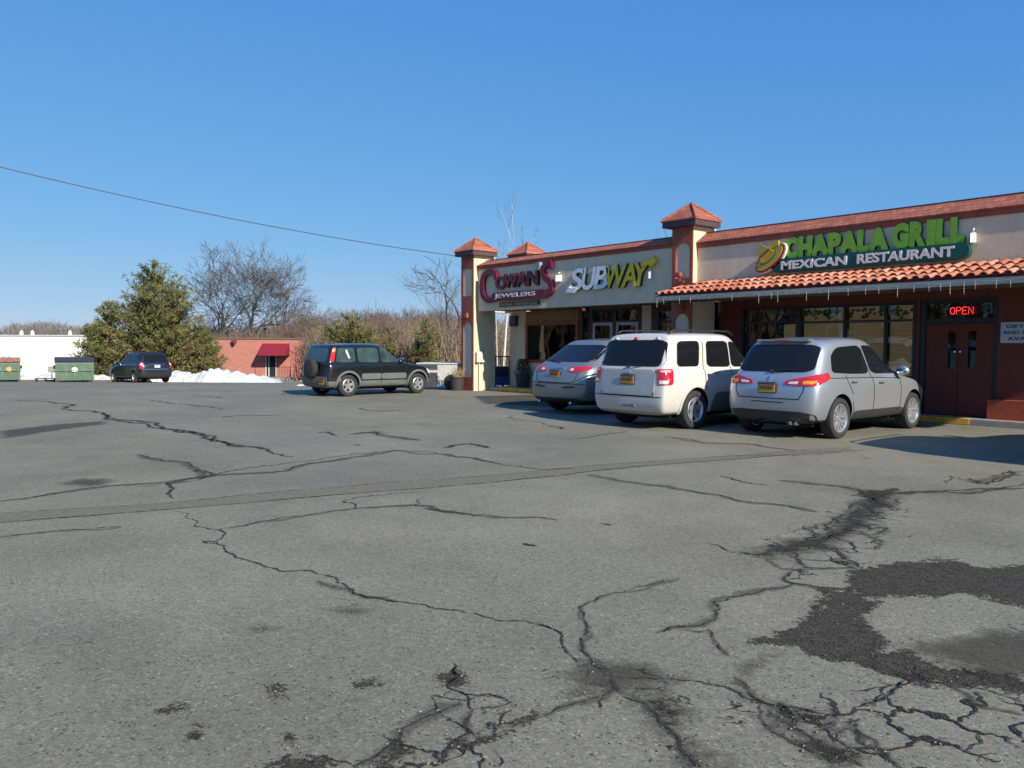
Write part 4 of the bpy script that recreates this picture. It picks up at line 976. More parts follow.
    rim = rb.build('rim', sp.get('rimm', 'alu'), smooth='auto'); rm = rim.data; bpy.data.objects.remove(rim)
    hb = MB(); hb.lathe([(0, -tw*.1), (rr_-.02, -tw*.1), (rr_-.02, tw*.9), (0, tw*.9)], 28, (0, 0, 0), 'y'); hb = hb.build('wheel', 'under'); hm = hb.data; bpy.data.objects.remove(hb)
    for x in xw:
        for s in (-1, 1):
            w = bpy.data.objects.new('wheel', hm); COL.objects.link(w); w.parent = root; w.location = (x, s*(W/2-tw-.012), r)
            if s > 0: w.rotation_euler = (0, 0, pi)
            for nm, d in (('tyre', tm), ('rim', rm)): q = bpy.data.objects.new(nm, d); COL.objects.link(q); q.parent = w
    # glass
    for kind, s in (('R', 1), ('L', -1)):
        for P in sp['side_glass']: decal(kind, P, sp.get('glass', 'carglass'), 'window', root)
        if sp.get('frame_band'): decal(kind, sp['frame_band'], 'black', 'window_surround', root, off=.004)
        for P, m_, nm in sp.get('side_panels', ()): decal(kind, P, m_, nm, root, off=.009, round_=1)
        mb = MB()
        for pts in sp['gaps']: line(kind, pts, .017, 'under', 'door_gap', mb=mb, off=.004)
        mb.build('door_gap', 'under', body)
        for x, z in sp['handles']:
            p, nr = shoot(kind, x, z); b = MB(); b.box(-.10, .10, -.02, .0, -.016, .016, bev=.007); q = b.build('door_handle', sp.get('handlem', sp['paint']), root, smooth='auto', loc=p+nr*.035)
            if s < 0: q.rotation_euler = (0, 0, pi)
            b = MB(); 
        if sp.get('arch_clad'):
            for x in xw:
                ww = sp['arch_clad']; rr2 = ra+ww/2-.01
                line(kind, [(x+rr2*cos(R(a)), r+.01+rr2*sin(R(a))) for a in range(-8, 189, 7)], ww, sp.get('arch_mat', 'darkplastic'), 'wheel_arch', root, off=.02)
        # mirror
        mx, mz = sp['mirror']; p, nr = shoot(kind, mx, mz-.02); yy = -s*(abs(p.y)+.13)
        b = MB(); b.ball((mx, yy, mz+.05), .1, 8, (.75, 1.15, .85)); b.tube([(mx+.02, -s*(abs(p.y)-.03), mz), (mx+.02, yy, mz+.02)], .028, 6); q = b.build('mirror', sp.get('mirrorm', sp['paint']), root, smooth=True)
        b = MB(); b.ball((mx-.058, yy, mz+.05), .08, 8, (.25, 1.1, .82)); b.build('mirror_glass', 'chrome', q, smooth=True)
        if sp.get('rails'):
            x0, x1, zz, yw = sp['rails']; b = MB(); b.tube([(x0-.05, -s*yw, zz-.06), (x0+.08, -s*yw, zz), ((x0+x1)/2, -s*yw, zz+.012), (x1-.1, -s*yw, zz), (x1+.05, -s*yw, zz-.07)], .018, 6); b.build('roof_rail', sp.get('railm', 'black'), root, smooth=True)
    decal('B', sp['rear_glass_poly'], sp.get('glass', 'carglass'), 'rear_window', root, nz=14, nx=18)
    decal('F', [(-.62*W/1.8, sp['hood'][0]+.04), (.62*W/1.8, sp['hood'][0]+.04), (.55*W/1.8, H-.16), (-.55*W/1.8, H-.16)], sp.get('glass', 'carglass'), 'windscreen', root, nz=12, nx=16)
    for P in sp.get('head', [[(.45, sp['hood'][1]-.27), (.8, sp['hood'][1]-.25), (.8, sp['hood'][1]-.08), (.5, sp['hood'][1]-.13)]]):
        decal('F', P, 'clear_lens', 'headlight', root); decal('F', [(-a, z) for a, z in P], 'clear_lens', 'headlight', root)
    decal('F', [(-.38, sp['hood'][1]-.28), (.38, sp['hood'][1]-.28), (.42, sp['hood'][1]-.12), (-.42, sp['hood'][1]-.12)], 'black', 'grille', root)
    for P, m_, nm in sp['tail']:
        if nm == 'tail_light': q = decal('C', P, m_, nm, root, off=.012); q2 = decal('D', P, m_, nm, root, off=.012)
        else: decal('C', P, m_, nm, q, off=.017, nz=6, nx=8); decal('D', P, m_, nm, q2, off=.017, nz=6, nx=8)
    for kind, P, m_, nm in sp.get('extra', ()): decal(kind, P, m_, nm, root, off=.010, round_=1)
    mb = MB()
    for kind, pts, cl in sp.get('rear_gaps', ()): line(kind, pts, .017, 'under', 'tailgate_gap', mb=mb, closed=cl, off=.004)
    if mb.v: mb.build('tailgate_gap', 'under', body)
    # plate
    px_, pz_ = sp['plate']; p, nr = shoot('B', px_, pz_)
    b = MB(); b.box(-.012, .0, -.155, .155, -.078, .078, bev=.003); q = b.build('licence_plate', sp.get('platem', 'plate'), root, loc=p+nr*.02); 
    b = MB(); b.box(-.016, -.0125, -.15, .15, .052, .074); 
    for k in range(7): yk = -.115+k*.037; b.box(-.0165, -.0128, yk, yk+.02, -.03, .028)
    b.build('plate_marks', 'plate_ink', q)
    b = MB(); b.box(-.006, .004, -.17, .17, -.093, .093, bev=.003); b.build('plate_frame', 'black', q)
    if sp.get('wiper'):
        x0, z0, x1, z1 = sp['wiper']; a, na = shoot('B', x0, z0); c, nc = shoot('B', x1, z1)
        b = MB(); b.tube([a+na*.03, (a+c)/2+na*.04, c+nc*.025], .011, 6); b.ball(a+na*.02, .03, 5); b.build('rear_wiper', 'black', root)
    if sp.get('spoiler'):
        x0, x1, zz, yw = sp['spoiler']; b = MB(); b.box(x0, x1, -yw, yw, zz-.035, zz, bev=.015); b.build('roof_spoiler', sp['paint'], root, smooth='auto')
        b = MB(); b.box(x0-.008, x0+.004, -.14, .14, zz-.03, zz-.012); b.build('brake_light', 'red_lens', root)
    for y in sp.get('exhaust', ()):
        b = MB(); b.tube([(.03, y, .27), (.3, y, .28)], .038, 14, caps=False); b.tube([(.05, y, .27), (.3, y, .28)], .031, 14); b.build('exhaust', 'chrome', root, smooth='auto')
    b = MB(); b.box(.35, L-.4, -W/2+.32, W/2-.32, .2, .34); b.tube([(xw[0], -W/2+.2, r), (xw[0], W/2-.2, r)], .05, 8); b.tube([(xw[1], -W/2+.2, r), (xw[1], W/2-.2, r)], .05, 8); b.build('underbody', 'under', root)
    root.location = loc; root.rotation_euler = (0, 0, rz); root['_'] = 0; del root['_']
    return root, shoot, decal
def paint(nm, c, metal=.0, rough=.32, var=.03, dirt=.6):
    m = mat(nm, c, rough, metal, var=var, vs=1.2, coat=.7)      # plus winter road film thrown up along the sills and bumpers
    n = m.node_tree.nodes; l = m.node_tree.links; b = n['Principled BSDF']; src = b.inputs['Base Color'].links[0].from_socket
    tc = n.new('ShaderNodeTexCoord'); sx = n.new('ShaderNodeSeparateXYZ'); l.new(tc.outputs['Object'], sx.inputs[0])
    mr_ = n.new('ShaderNodeMapRange'); mr_.inputs[1].default_value = .85; mr_.inputs[2].default_value = .22; l.new(sx.outputs[2], mr_.inputs[0])
    nz = n.new('ShaderNodeTexNoise'); nz.inputs['Scale'].default_value = 5; nz.inputs['Detail'].default_value = 7; nz.inputs['Roughness'].default_value = .7; l.new(tc.outputs['Object'], nz.inputs['Vector'])
    mu = n.new('ShaderNodeMath'); mu.operation = 'MULTIPLY'; l.new(mr_.outputs[0], mu.inputs[0]); l.new(nz.outputs[0], mu.inputs[1])
    m2 = n.new('ShaderNodeMath'); m2.operation = 'MULTIPLY_ADD'; m2.inputs[1].default_value = dirt; m2.inputs[2].default_value = .02; m2.use_clamp = True; l.new(mu.outputs[0], m2.inputs[0])
    mx = n.new('ShaderNodeMix'); mx.data_type = 'RGBA'; mx.inputs[7].default_value = (.22, .20, .17, 1); l.new(m2.outputs[0], mx.inputs[0]); l.new(src, mx.inputs[6]); l.new(mx.outputs[2], b.inputs['Base Color'])
    rr2 = n.new('ShaderNodeMapRange'); rr2.inputs[3].default_value = rough; rr2.inputs[4].default_value = .8; l.new(m2.outputs[0], rr2.inputs[0]); l.new(rr2.outputs[0], b.inputs['Roughness'])
    rr3 = n.new('ShaderNodeMapRange'); rr3.inputs[3].default_value = .7; rr3.inputs[4].default_value = 0; l.new(m2.outputs[0], rr3.inputs[0]); l.new(rr3.outputs[0], b.inputs['Coat Weight'])
    return m
M['silver'] = paint('silver paint', (.45, .49, .52), .6, .31); M['white_car'] = paint('white car paint', (.62, .60, .54)); M['grey_silver'] = paint('warm silver paint', (.29, .30, .30), .6, .32)
M['dkgreen'] = paint('black green paint', (.006, .009, .012), .1, .22, dirt=.22); M['dkblue'] = paint('dark blue grey paint', (.012, .015, .026), .3, .3, dirt=.25)
M['greyclad'] = mat('grey cladding', (.13, .14, .14), .6, var=.12, vs=4); M['clad2'] = mat('beige grey cladding', (.27, .28, .26), .55, var=.08)
H90 = pi/2
def P_(x0, x1, z0, z1): return [(x0, z0), (x1, z0), (x1, z1), (x0, z1)]
# compact silver crossover, nearest
silver = dict(name='parked_crossover', L=4.29, W=1.80, H=1.68, belt=(1.03, .98), hood=(1.02, .86), rear_glass=(.13, .46), wind=(3.05, 2.35), tumble=.82, r=.338, wheels=(.80, 3.47), zc=.50, rearz=1.63, cr=.95,
  paint='silver', clad='darkplastic', dark_rows=(0,), spokes=(7, .03, True), rimf=.70,
  side_glass=[[(.62, 1.07), (.66, 1.36), (.86, 1.50), (1.62, 1.54), (1.86, 1.05)], [(1.93, 1.05), (1.70, 1.54), (2.05, 1.53), (2.45, 1.39), (2.90, 1.10), (2.90, 1.04)]],
  gaps=[[(1.90, .38), (1.90, 1.0), (1.66, 1.50)], [(1.16, .72), (1.02, .95), (1.02, 1.04)], [(2.92, .40), (2.92, .98)], [(1.25, .40), (1.18, .60)], [(.5, 1.0), (1.9, .985), (3.0, .95)]],
  handles=[(1.22, .93), (2.18, .90)], mirror=(2.86, 1.04), rear_glass_poly=[(-.70, 1.09), (.70, 1.09), (.66, 1.50), (.52, 1.54), (-.52, 1.54), (-.66, 1.50)],
  tail=[([(17, .88), (42, .87), (60, 1.00), (58, 1.09), (44, 1.05), (18, .95)], 'red_lens', 'tail_light'), ([(33, .90), (41, .905), (45, .96), (34, .955)], 'amber_lens', 'indicator'), ([(21, .90), (29, .90), (30, .945), (22, .935)], 'clear_lens', 'reverse_light')],
  extra=[('B', [(-.78, .27), (.78, .27), (.80, .42), (.60, .46), (-.60, .46), (-.80, .42)], 'darkplastic', 'lower_bumper'), ('R', [(1.22, .27), (3.05, .27), (3.05, .44), (1.22, .44)], 'darkplastic', 'sill_trim'), ('L', [(1.22, .27), (3.05, .27), (3.05, .44), (1.22, .44)], 'darkplastic', 'sill_trim')],
  rear_gaps=[('B', [(-.66, 1.02), (-.62, .78), (-.56, .66), (.56, .66), (.62, .78), (.66, 1.02)], False), ('B', [(-.30, .60), (.30, .60)], False)], plate=(0, .83), wiper=(0, 1.09, .36, 1.12), spoiler=(.43, .62, 1.632, .50), exhaust=(-.52, -.42), nose=.12)
rt_, sh_, dc_ = car(silver, (13.72, -4.38, 0), H90, 'silver crossover with ten spoke alloy wheels, nearest of the parked row, at the restaurant door')
dc_('B', [(-.012, .955), (.012, .955), (.03, .985), (0, 1.03), (-.03, .985)], 'chrome', 'badge', rt_, round_=0, off=.012, nz=4, nx=4)
# boxy white SUV
white = dict(name='parked_suv', L=4.43, W=1.81, H=1.77, belt=(1.10, 1.07), hood=(1.10, 1.0), rear_glass=(.10, .32), wind=(2.95, 2.45), tumble=.88, r=.352, wheels=(.93, 3.55), zc=.52, cr=.45, wr=1.0, tail_mid=.03, tail_hi=.06,
  paint='white_car', clad='clad2', dark_rows=(0,), spokes=(5, .075, False), rimf=.64,
  side_glass=[[(.46, 1.14), (.50, 1.60), (1.12, 1.61), (1.08, 1.14)], [(1.32, 1.13), (1.32, 1.61), (1.97, 1.615), (2.05, 1.12)], [(2.09, 1.12), (2.02, 1.61), (2.42, 1.58), (2.86, 1.25), (2.90, 1.12)]],
  gaps=[[(1.30, .60), (1.20, .80), (1.22, 1.60)], [(2.05, .38), (2.05, 1.12), (1.98, 1.60)], [(2.95, .40), (2.95, 1.08)]], handles=[(1.50, 1.0), (2.25, .98)], mirror=(2.80, 1.16), mirrorm='black',
  rear_glass_poly=[(-.78, 1.14), (.78, 1.14), (.72, 1.62), (-.72, 1.62)],
  tail=[([(37, .82), (50.5, .82), (51, 1.10), (36, 1.10)], 'red_lens', 'tail_light'), ([(38.5, .84), (45, .84), (46, .90), (38.5, .90)], 'clear_lens', 'reverse_light'), ([(39, 1.04), (48, 1.04), (48, 1.08), (39, 1.08)], mat('pink lens', (.75, .35, .35), .15), 'lens_strip')],
  side_panels=[([(1.38, .30), (3.1, .30), (3.1, .66), (1.52, .66), (1.42, .5)], 'greyclad', 'door_cladding')],
  extra=[('B', [(-.63, .62), (.63, .62), (.65, 1.09), (-.65, 1.09)], mat('tailgate satin', (.42, .44, .43), .4, .2, coat=.4), 'tailgate'), ('B', P_(-.17, .10, .43, .475), 'chrome', 'bumper_trim'), ('B', [(-.10, .40), (.22, .40), (.20, .46), (-.12, .46)], 'clad2', 'tow_cover')],
  rear_gaps=[('B', [(-.64, 1.1), (-.62, .61), (.62, .61), (.64, 1.1)], False), ('B', [(-.8, .60), (.8, .60)], False)], plate=(0.02, .90), wiper=(.0, 1.13, .34, 1.17), rails=(.5, 2.35, 1.80, .62), arch_clad=.065, arch_mat='white_car', nose=.06, head=[[(.5, .72), (.82, .74), (.82, .95), (.52, .95)]])
rt_, sh_, dc_ = car(white, (11.27, -5.12, 0), H90, 'boxy white SUV with grey lower doors and roof rails, between two silver cars', 'suv')
for xx in (-.5, .5, .0):
    p, nn = sh_('B', xx, 1.65); b = MB(); b.box(-.06, .06, -.03, .03, -.02, .02, bev=.01); b.build('gate_hinge', 'white_car' if xx else 'red_lens', rt_, loc=p)
p, nn = sh_('B', 0, 1.03); b = MB(); b.ball((0, 0, 0), .055, 6, (.3, 1.3, .7)); b.build('badge', 'chrome', rt_, loc=p+nn*.012, smooth=True)
# rounded silver crossover
grey = dict(name='parked_crossover', L=4.80, W=1.92, H=1.69, belt=(1.10, 1.04), hood=(1.06, .90), rear_glass=(.26, .95), wind=(3.25, 2.55), tumble=.77, r=.37, wheels=(.98, 3.83), zc=.46, rearz=1.64, cr=1.2, tail_mid=.0, tail_hi=.10,
  paint='grey_silver', clad='darkplastic', dark_rows=(0,), spokes=(6, .06, False), rimf=.68,
  side_glass=[[(1.25, 1.13), (1.45, 1.38), (1.86, 1.50), (2.02, 1.11)], [(2.1, 1.10), (1.96, 1.50), (2.4, 1.50), (2.80, 1.38), (3.15, 1.12)]],
  gaps=[[(2.06, .38), (2.06, 1.08), (1.95, 1.5)], [(3.15, .40), (3.15, 1.0)], [(1.45, .75), (1.3, 1.05)]], handles=[(1.5, .97), (2.35, .95)], mirror=(3.05, 1.10),
  rear_glass_poly=[(-.80, 1.15), (.80, 1.15), (.70, 1.53), (-.70, 1.53)],
  tail=[([(21, .95), (34, .92), (52, 1.00), (54, 1.06), (36, 1.055), (26, 1.03)], 'red_lens', 'tail_light'), ([(25, .965), (30, .96), (31, 1.01), (27, 1.01)], 'clear_lens', 'reverse_light')],
  extra=[('B', [(.28, .58), (.62, .60), (.62, .64), (.28, .62)], 'darkplastic', 'reflector_slot'), ('B', [(-.62, .60), (-.28, .58), (-.28, .62), (-.62, .64)], 'darkplastic', 'reflector_slot'), ('B', P_(-.7, .7, .30, .36), 'darkplastic', 'lower_bumper'), ('B', P_(-.22, .22, 1.0, 1.03), 'chrome', 'chrome_strip')],
  rear_gaps=[('B', [(-.7, 1.06), (-.62, .76), (-.5, .70), (.5, .70), (.62, .76), (.7, 1.06)], False), ('B', [(-.85, .68), (.85, .68)], False)], plate=(0, .88), wiper=(-.1, 1.14, -.45, 1.17), exhaust=(-.5, .5), nose=.12)
rt_, sh_, dc_ = car(grey, (8.15, -4.02, 0), H90, 'rounded silver crossover with slanted rear window, leftmost of the three parked by the shops')
# dark small SUV with spare wheel
crv = dict(name='parked_suv', L=4.12, W=1.75, H=1.63, belt=(1.02, .99), hood=(1.0, .90), rear_glass=(.08, .24), wind=(2.90, 2.20), tumble=.88, r=.335, wheels=(.74, 3.36), zc=.46, cr=.5, wr=1.0, tail_mid=.03, tail_hi=.06,
  paint='dkgreen', clad='greyclad', dark_rows=(0, 1), spokes=(5, .07, False), rimf=.62, glass='carglass2',
  side_glass=[[(.34, 1.05), (.42, 1.48), (.98, 1.49), (1.04, 1.05)], [(1.12, 1.05), (1.08, 1.49), (1.84, 1.50), (1.89, 1.04)], [(1.96, 1.04), (1.90, 1.50), (2.20, 1.48), (2.79, 1.08), (2.78, 1.04)]],
  gaps=[[(1.08, .70), (1.08, 1.55)], [(1.92, .34), (1.92, 1.55)], [(2.88, .36), (2.88, 1.0)]], handles=[(1.28, .94), (2.12, .93)], mirror=(2.72, 1.08),
  rear_glass_poly=[(-.62, 1.06), (.62, 1.06), (.56, 1.48), (-.56, 1.48)],
  tail=[([(40.5, 1.07), (47, 1.07), (49, 1.50), (44, 1.50)], 'red_lens', 'tail_light'), ([(44.5, 1.36), (48, 1.36), (48.6, 1.47), (45, 1.47)], 'amber_lens', 'indicator')],
  side_panels=[([(1.2, .52), (1.91, .52), (1.91, .70), (1.2, .70)], 'greyclad', 'door_cladding'), ([(1.93, .52), (2.87, .52), (2.87, .70), (1.93, .70)], 'greyclad', 'door_cladding')],
  extra=[('B', [(-.84, .30), (.84, .30), (.86, .62), (-.86, .62)], 'greyclad', 'rear_bumper')], rear_gaps=[('B', [(-.62, 1.0), (-.6, .64), (.6, .64), (.62, 1.0)], False)], plate=(.5, .46), arch_clad=.075, arch_mat='greyclad', nose=.08, railm='black')
rt_, sh_, dc_ = car(crv, (-.58, -5.52, 0), R(93), 'dark SUV with grey cladding, spare wheel on its back, beside the left tower', 'suv')
b = MB(); b.lathe([(0, -.17), (.27, -.165), (.31, -.13), (.32, -.05), (.28, .02), (0, .02)], 32, (0, 0, .86), 'x'); q = b.build('spare_wheel', 'rubber', rt_, smooth='auto'); b = MB(); b.lathe([(0, -.185), (.2, -.18), (.24, -.166)], 28, (0, 0, .86), 'x'); b.build('wheel_cover', 'darkplastic', q, smooth='auto')
p, nn = sh_('R', .75, 1.3); b = MB(); b.box(-.03, .03, -.004, .004, -.14, .14, rot=Matrix.Rotation(R(-25), 3, 'Y')); b.build('window_sticker', 'white', rt_, loc=p+nn*.012)
rt_.scale = (.955, .97, .955)
# far dark minivan
van = dict(name='parked_minivan', L=4.85, W=1.92, H=1.74, belt=(1.08, 1.0), hood=(1.05, .88), rear_glass=(.12, .42), wind=(3.55, 2.65), tumble=.78, r=.33, wheels=(.95, 3.85), zc=.46, cr=1.0,
  paint='dkblue', clad='darkplastic', dark_rows=(0,), spokes=(7, .05, False), rimf=.62,
  side_glass=[[(.5, 1.12), (.6, 1.56), (1.5, 1.6), (1.5, 1.11)], [(1.58, 1.11), (1.58, 1.6), (2.5, 1.6), (2.5, 1.08)], [(2.58, 1.08), (2.56, 1.59), (2.8, 1.56), (3.45, 1.12)]],
  gaps=[[(1.54, .38), (1.54, 1.6)], [(2.54, .36), (2.54, 1.6)], [(3.4, .36), (3.4, 1.0)]], handles=[(1.72, 1.0), (2.72, .97)], mirror=(3.3, 1.08),
  rear_glass_poly=[(-.66, 1.14), (.66, 1.14), (.56, 1.56), (-.56, 1.56)], tail=[([(37, .78), (50, .78), (51, 1.18), (42, 1.18)], 'red_lens', 'tail_light'), ([(40, .98), (47, .98), (47, 1.08), (40, 1.08)], 'clear_lens', 'reverse_light')],
  extra=[('B', P_(-.62, .62, .74, .77), 'chrome', 'chrome_strip'), ('B', P_(-.45, .45, 1.02, 1.05), 'chrome', 'chrome_strip')], rear_gaps=[('B', [(-.66, 1.1), (-.64, .62), (.64, .62), (.66, 1.1)], False)], plate=(0, .92), platem='plate_white', nose=.12, rails=(.6, 2.6, 1.79, .62))
v_ = at(157.5, 44.5); v2_ = at(120, 48); hd = R(187)
rt_, sh_, dc_ = car(van, (v_.x, v_.y, v_.z+.0), hd, 'dark blue minivan parked far off in front of the big evergreen', 'minivan')
dz_ = gz(v_.x+cos(hd)*4, v_.y+sin(hd)*4)-v_.z
rt_.rotation_euler = (0, -math.asin(dz_/4), hd)
# ------------------------------------------------------------------ things at the far side of the lot
def dumpster(px, D, w, d, h, label, lidm, lid_open=0, rz=0):
    p = at(px, D); t = thing('dumpster', label, 'dumpster', p, R(50)+math.atan((512-px)/800)+rz, 'green dumpsters at the far edge of the lot')
    gm = mat('dumpster green', (.10, .165, .11), .6, var=.2, vs=3, stain=.4)
    b = MB(); b.prism([(-d/2, .12), (d/2, .12), (d/2, h*.86), (-d/2+.0, h*.86), (-d/2-.08, h*.7)], 'x', -w/2, w/2)
    for k in range(5): x = -w/2+.1+k*(w-.2)/4; b.box(x-.04, x+.04, -d/2-.10, -d/2-.0, .14, h*.68)
    b.box(-w/2-.03, w/2+.03, -d/2-.12, -d/2+.0, h*.42, h*.48); b.box(-w/2-.03, w/2+.03, -d/2-.03, d/2+.03, h*.84, h*.88)
    b.build('bin', gm, t)
    b = MB(); b.box(-w/2-.02, -.01, -d/2-.1, d/2, h*.88, h*.93, bev=.015); b.box(.01, w/2+.02, -d/2-.1, d/2, h*.88, h*.93, bev=.015)
    b.box(-w/2-.02, w/2+.02, -d/2-.14, -d/2-.1, h*.76, h*.93); b.build('lid', lidm, t)
    for s in (-1, 1): b = MB(); b.box(s*(w/2+.0), s*(w/2+.10), -.3, .3, h*.5, h*.62); b.build('fork_pocket', 'black', t)
    for sx in (-1, 1):
        for sy in (-1, 1): b = MB(); b.lathe([(0, -.03), (.08, -.03), (.08, .03), (0, .03)], 12, (sx*(w/2-.15), sy*(d/2-.12), .08), 'x'); b.build('caster', 'rubber', t)
    return t
navy = mat('navy lid', (.03, .04, .07), .5)
t = dumpster(74.5, 46.2, 1.95, 1.2, 1.55, 'green dumpster with a dark blue lid, right one near the evergreen', navy)
b = MB(); P = [(.0+.16*cos(2*pi*k/14), .78+.10*sin(2*pi*k/14)) for k in range(14)]; b.prism(P, 'y', -.735, -.74); b.box(-.15, .15, -.74, -.735, .62, .66); b.build('logo_decal', mat('pale decal', (.6, .68, .6), .6), t)
t = dumpster(2, 46.2, 1.75, 1.2, 1.5, 'green dumpster with a rusty brown lid and an orange sticker, at the far left', mat('rusty lid', (.25, .12, .08), .8, var=.5, vs=5))
b = MB(); b.prism([(.32+.13*cos(2*pi*k/14), .74+.13*sin(2*pi*k/14)) for k in range(14)], 'y', -.735, -.74); b.build('sticker', mat('orange sticker', (.75, .33, .12), .6), t)
b = MB(); b.box(-.55, -.1, -.74, -.735, .68, .88); b.build('sticker', mat('pale blue sticker', (.55, .68, .7), .6), t)
b = MB(); b.ball((.2, -.1, 1.45), .16, 5, (1.4, 1, .5), .15); b.build('snow_clump', 'snow', t)
p = at(51.5, 47.5); t = thing('grey_sign', 'small plain grey square board on a post left of the blue lidded dumpster', 'sign', p, R(78))
b = MB(); b.box(-.2, .2, -.02, .02, .55, .9); b.build('board', mat('grey board', (.26, .27, .25), .7), t); b = MB(); b.tube([(0, .03, 0), (0, .03, .7)], .025, 6); b.build('post', 'black', t)
p = at(45, 46.3); t = thing('wooden_skid', 'dark wooden skid lying in the snow between the dumpsters', 'skid', p, R(76))
b = MB()
for k in range(5): b.box(-.52, .52, -.25+k*.12, -.25+k*.12+.09, .18, .21)
b.build('deck_boards', mat('dark wet wood', (.035, .03, .028), .8), t)
b = MB()
for s in (-.45, 0, .45): b.box(s-.04, s+.04, -.25, .32, .02, .18)
b.build('skid_beam', mat('dark wet wood', (.03, .03, .03)), t)
# snow banks
def snowbank(name, label, P0, P1, prof, depth_, seed, n=60, m=10):
    """ridge of ploughed snow from P0 to P1; prof: [(t, height)]"""
    rr = random.Random(seed); mb = MB(); A = Vector(P0).to_2d(); B = Vector(P1).to_2d(); d = (B-A); t_ = Vector((-d.y, d.x)).normalized()
    vs = []
    for i in range(n+1):
        u = i/n; h = float(np.interp(u, [q[0] for q in prof], [q[1] for q in prof]))
        for j in range(m+1):
            v = j/m; w = (v-.5)*depth_*(0.6+.5*min(1, h)); p = A+d*u+t_*w
            nse = mnoise.fractal(Vector((p.x*1.3, p.y*1.3, seed)), .8, 2, 5); n2 = mnoise.noise(Vector((p.x*4, p.y*4, seed)))
            z = h*sin(pi*v)**.7*(1+.45*nse)+.07*n2*(h > .05)
            if j in (0, m) or i in (0, n): z = -.08
            p2 = p+t_*nse*.15; vs.append((p2.x, p2.y, gz(p2.x, p2.y)+z))
    mb.add(vs, [(i*(m+1)+j, i*(m+1)+j+1, (i+1)*(m+1)+j+1, (i+1)*(m+1)+j) for i in range(n) for j in range(m)])
    o = mb.build(name, 'snow', smooth=True); tag(o, label, 'snow bank'); return o
snowbank('snow_bank', 'long heap of dirty ploughed snow right of the minivan, before the pink building', at(160, 49.8), at(287, 49.3), [(0, .5), (.1, .62), (.25, .5), (.36, .58), (.45, .80), (.55, .58), (.75, .42), (.9, .18), (1, .02)], 4.0, 3, n=170, m=24)
snowbank('snow_bank', 'low flat snow bank around the skid, behind the dumpsters', at(12, 50.5), at(112, 50.5), [(0, .3), (.15, .42), (.3, .35), (.45, .5), (.6, .35), (.8, .4), (1, .3)], 3.4, 5, n=100, m=20)
snowbank('snow_bank', 'thin low strip of snow on the ground behind the dark SUV', at(300, 36), at(463, 31.5), [(0, .03), (.1, .10), (.4, .14), (.55, .12), (.8, .16), (1, .12)], 1.6, 8, n=120)
snowbank('snow_bank', 'thin ribbon of snow at the lot edge before the pink building door', at(284, 49.5), at(322, 49.5), [(0, .06), (.5, .12), (1, .1)], 1.2, 9, n=40)
# kerb along the far edge of the lot
kb = MB(); n = 40
for i in range(n):
    a = at(-200+i*16, 48.6); c = at(-200+(i+1)*16, 48.6)
    kb.add([(a.x, a.y, a.z-.05), (c.x, c.y, c.z-.05), (c.x, c.y, c.z+.1), (a.x, a.y, a.z+.1), (a.x+FWD.x*.15, a.y+FWD.y*.15, a.z-.05), (c.x+FWD.x*.15, c.y+FWD.y*.15, c.z-.05), (c.x+FWD.x*.15, c.y+FWD.y*.15, c.z+.1), (a.x+FWD.x*.15, a.y+FWD.y*.15, a.z+.1)], [(0, 1, 2, 3), (3, 2, 6, 7), (5, 4, 7, 6)])
struct(kb.build('kerb', mat('dark kerb', (.16, .13, .12), .9)))
# utility trailer left of the tower
p = at(444, 28.2); t = thing('utility_trailer', 'low off-white covered trailer with dark front panel, between the dark SUV and the tower', 'trailer', p, R(36))
wm = mat('off white metal', (.60, .59, .52), .5, stain=.3)
b = MB(); b.prism([(-.72, .34), (.30, .34), (.36, .16), (.48, .12), (.62, .28), (.72, .42), (.80, .56), (.80, .84), (.6, .90), (-.72, .93)], 'y', -.75, .75); b.build('box', wm, t)
b = MB(); b.box(-.70, .02, -.765, -.752, .70, .86); b.box(-.72, .02, -.765, -.752, .1, .60); b.build('front_panel', mat('dark grey panel', (.07, .075, .08), .6, var=.3, vs=5), t)
b = MB(); b.box(-.75, .83, -.78, .78, .88, .93, bev=.01); b.build('cover', wm, t)
for s in (-1, 1):
    b = MB(); b.lathe([(0, -.09), (.13, -.09), (.25, -.08), (.27, -.05), (.27, .05), (.25, .08), (0, .08)], 24, (.52, s*.72, .27), 'y'); b.build('wheel', 'rubber', t, smooth='auto')
b = MB(); b.tube([(.1, -.78, .35), (.2, -.9, .15), (.25, -.8, .05)], .03, 6); b.tube([(.02, -.77, .5), (.12, -.86, .42), (.18, -.86, .2)], .022, 6); b.build('jack', 'grey_alu', t)
# pink brick building with a red awning
D = 76; p = at(303.5, D); W_ = 16.0
rzb = R(50)+R(3); t = thing('brick_building', 'low pink brick building with a dark red door awning, behind the snow', 'building', (p.x, p.y, -3), rzb)
br = bpy.data.materials.new('pink brick'); br.use_nodes = True; n_ = br.node_tree.nodes; l_ = br.node_tree.links
tx = n_.new('ShaderNodeTexBrick'); tx.inputs['Color1'].default_value = (.48, .17, .12, 1); tx.inputs['Color2'].default_value = (.37, .13, .10, 1); tx.inputs['Mortar'].default_value = (.45, .27, .22, 1); tx.inputs['Scale'].default_value = 2.2; tx.inputs['Mortar Size'].default_value = .02
tc = n_.new('ShaderNodeTexCoord'); mp = n_.new('ShaderNodeMapping'); mp.inputs['Rotation'].default_value = (R(90), 0, 0); l_.new(tc.outputs['Object'], mp.inputs[0]); l_.new(mp.outputs[0], tx.inputs['Vector']); l_.new(tx.outputs[0], n_['Principled BSDF'].inputs['Base Color']); n_['Principled BSDF'].inputs['Roughness'].default_value = .9
s_ = D/800; zT = zat(340.5, D)+3
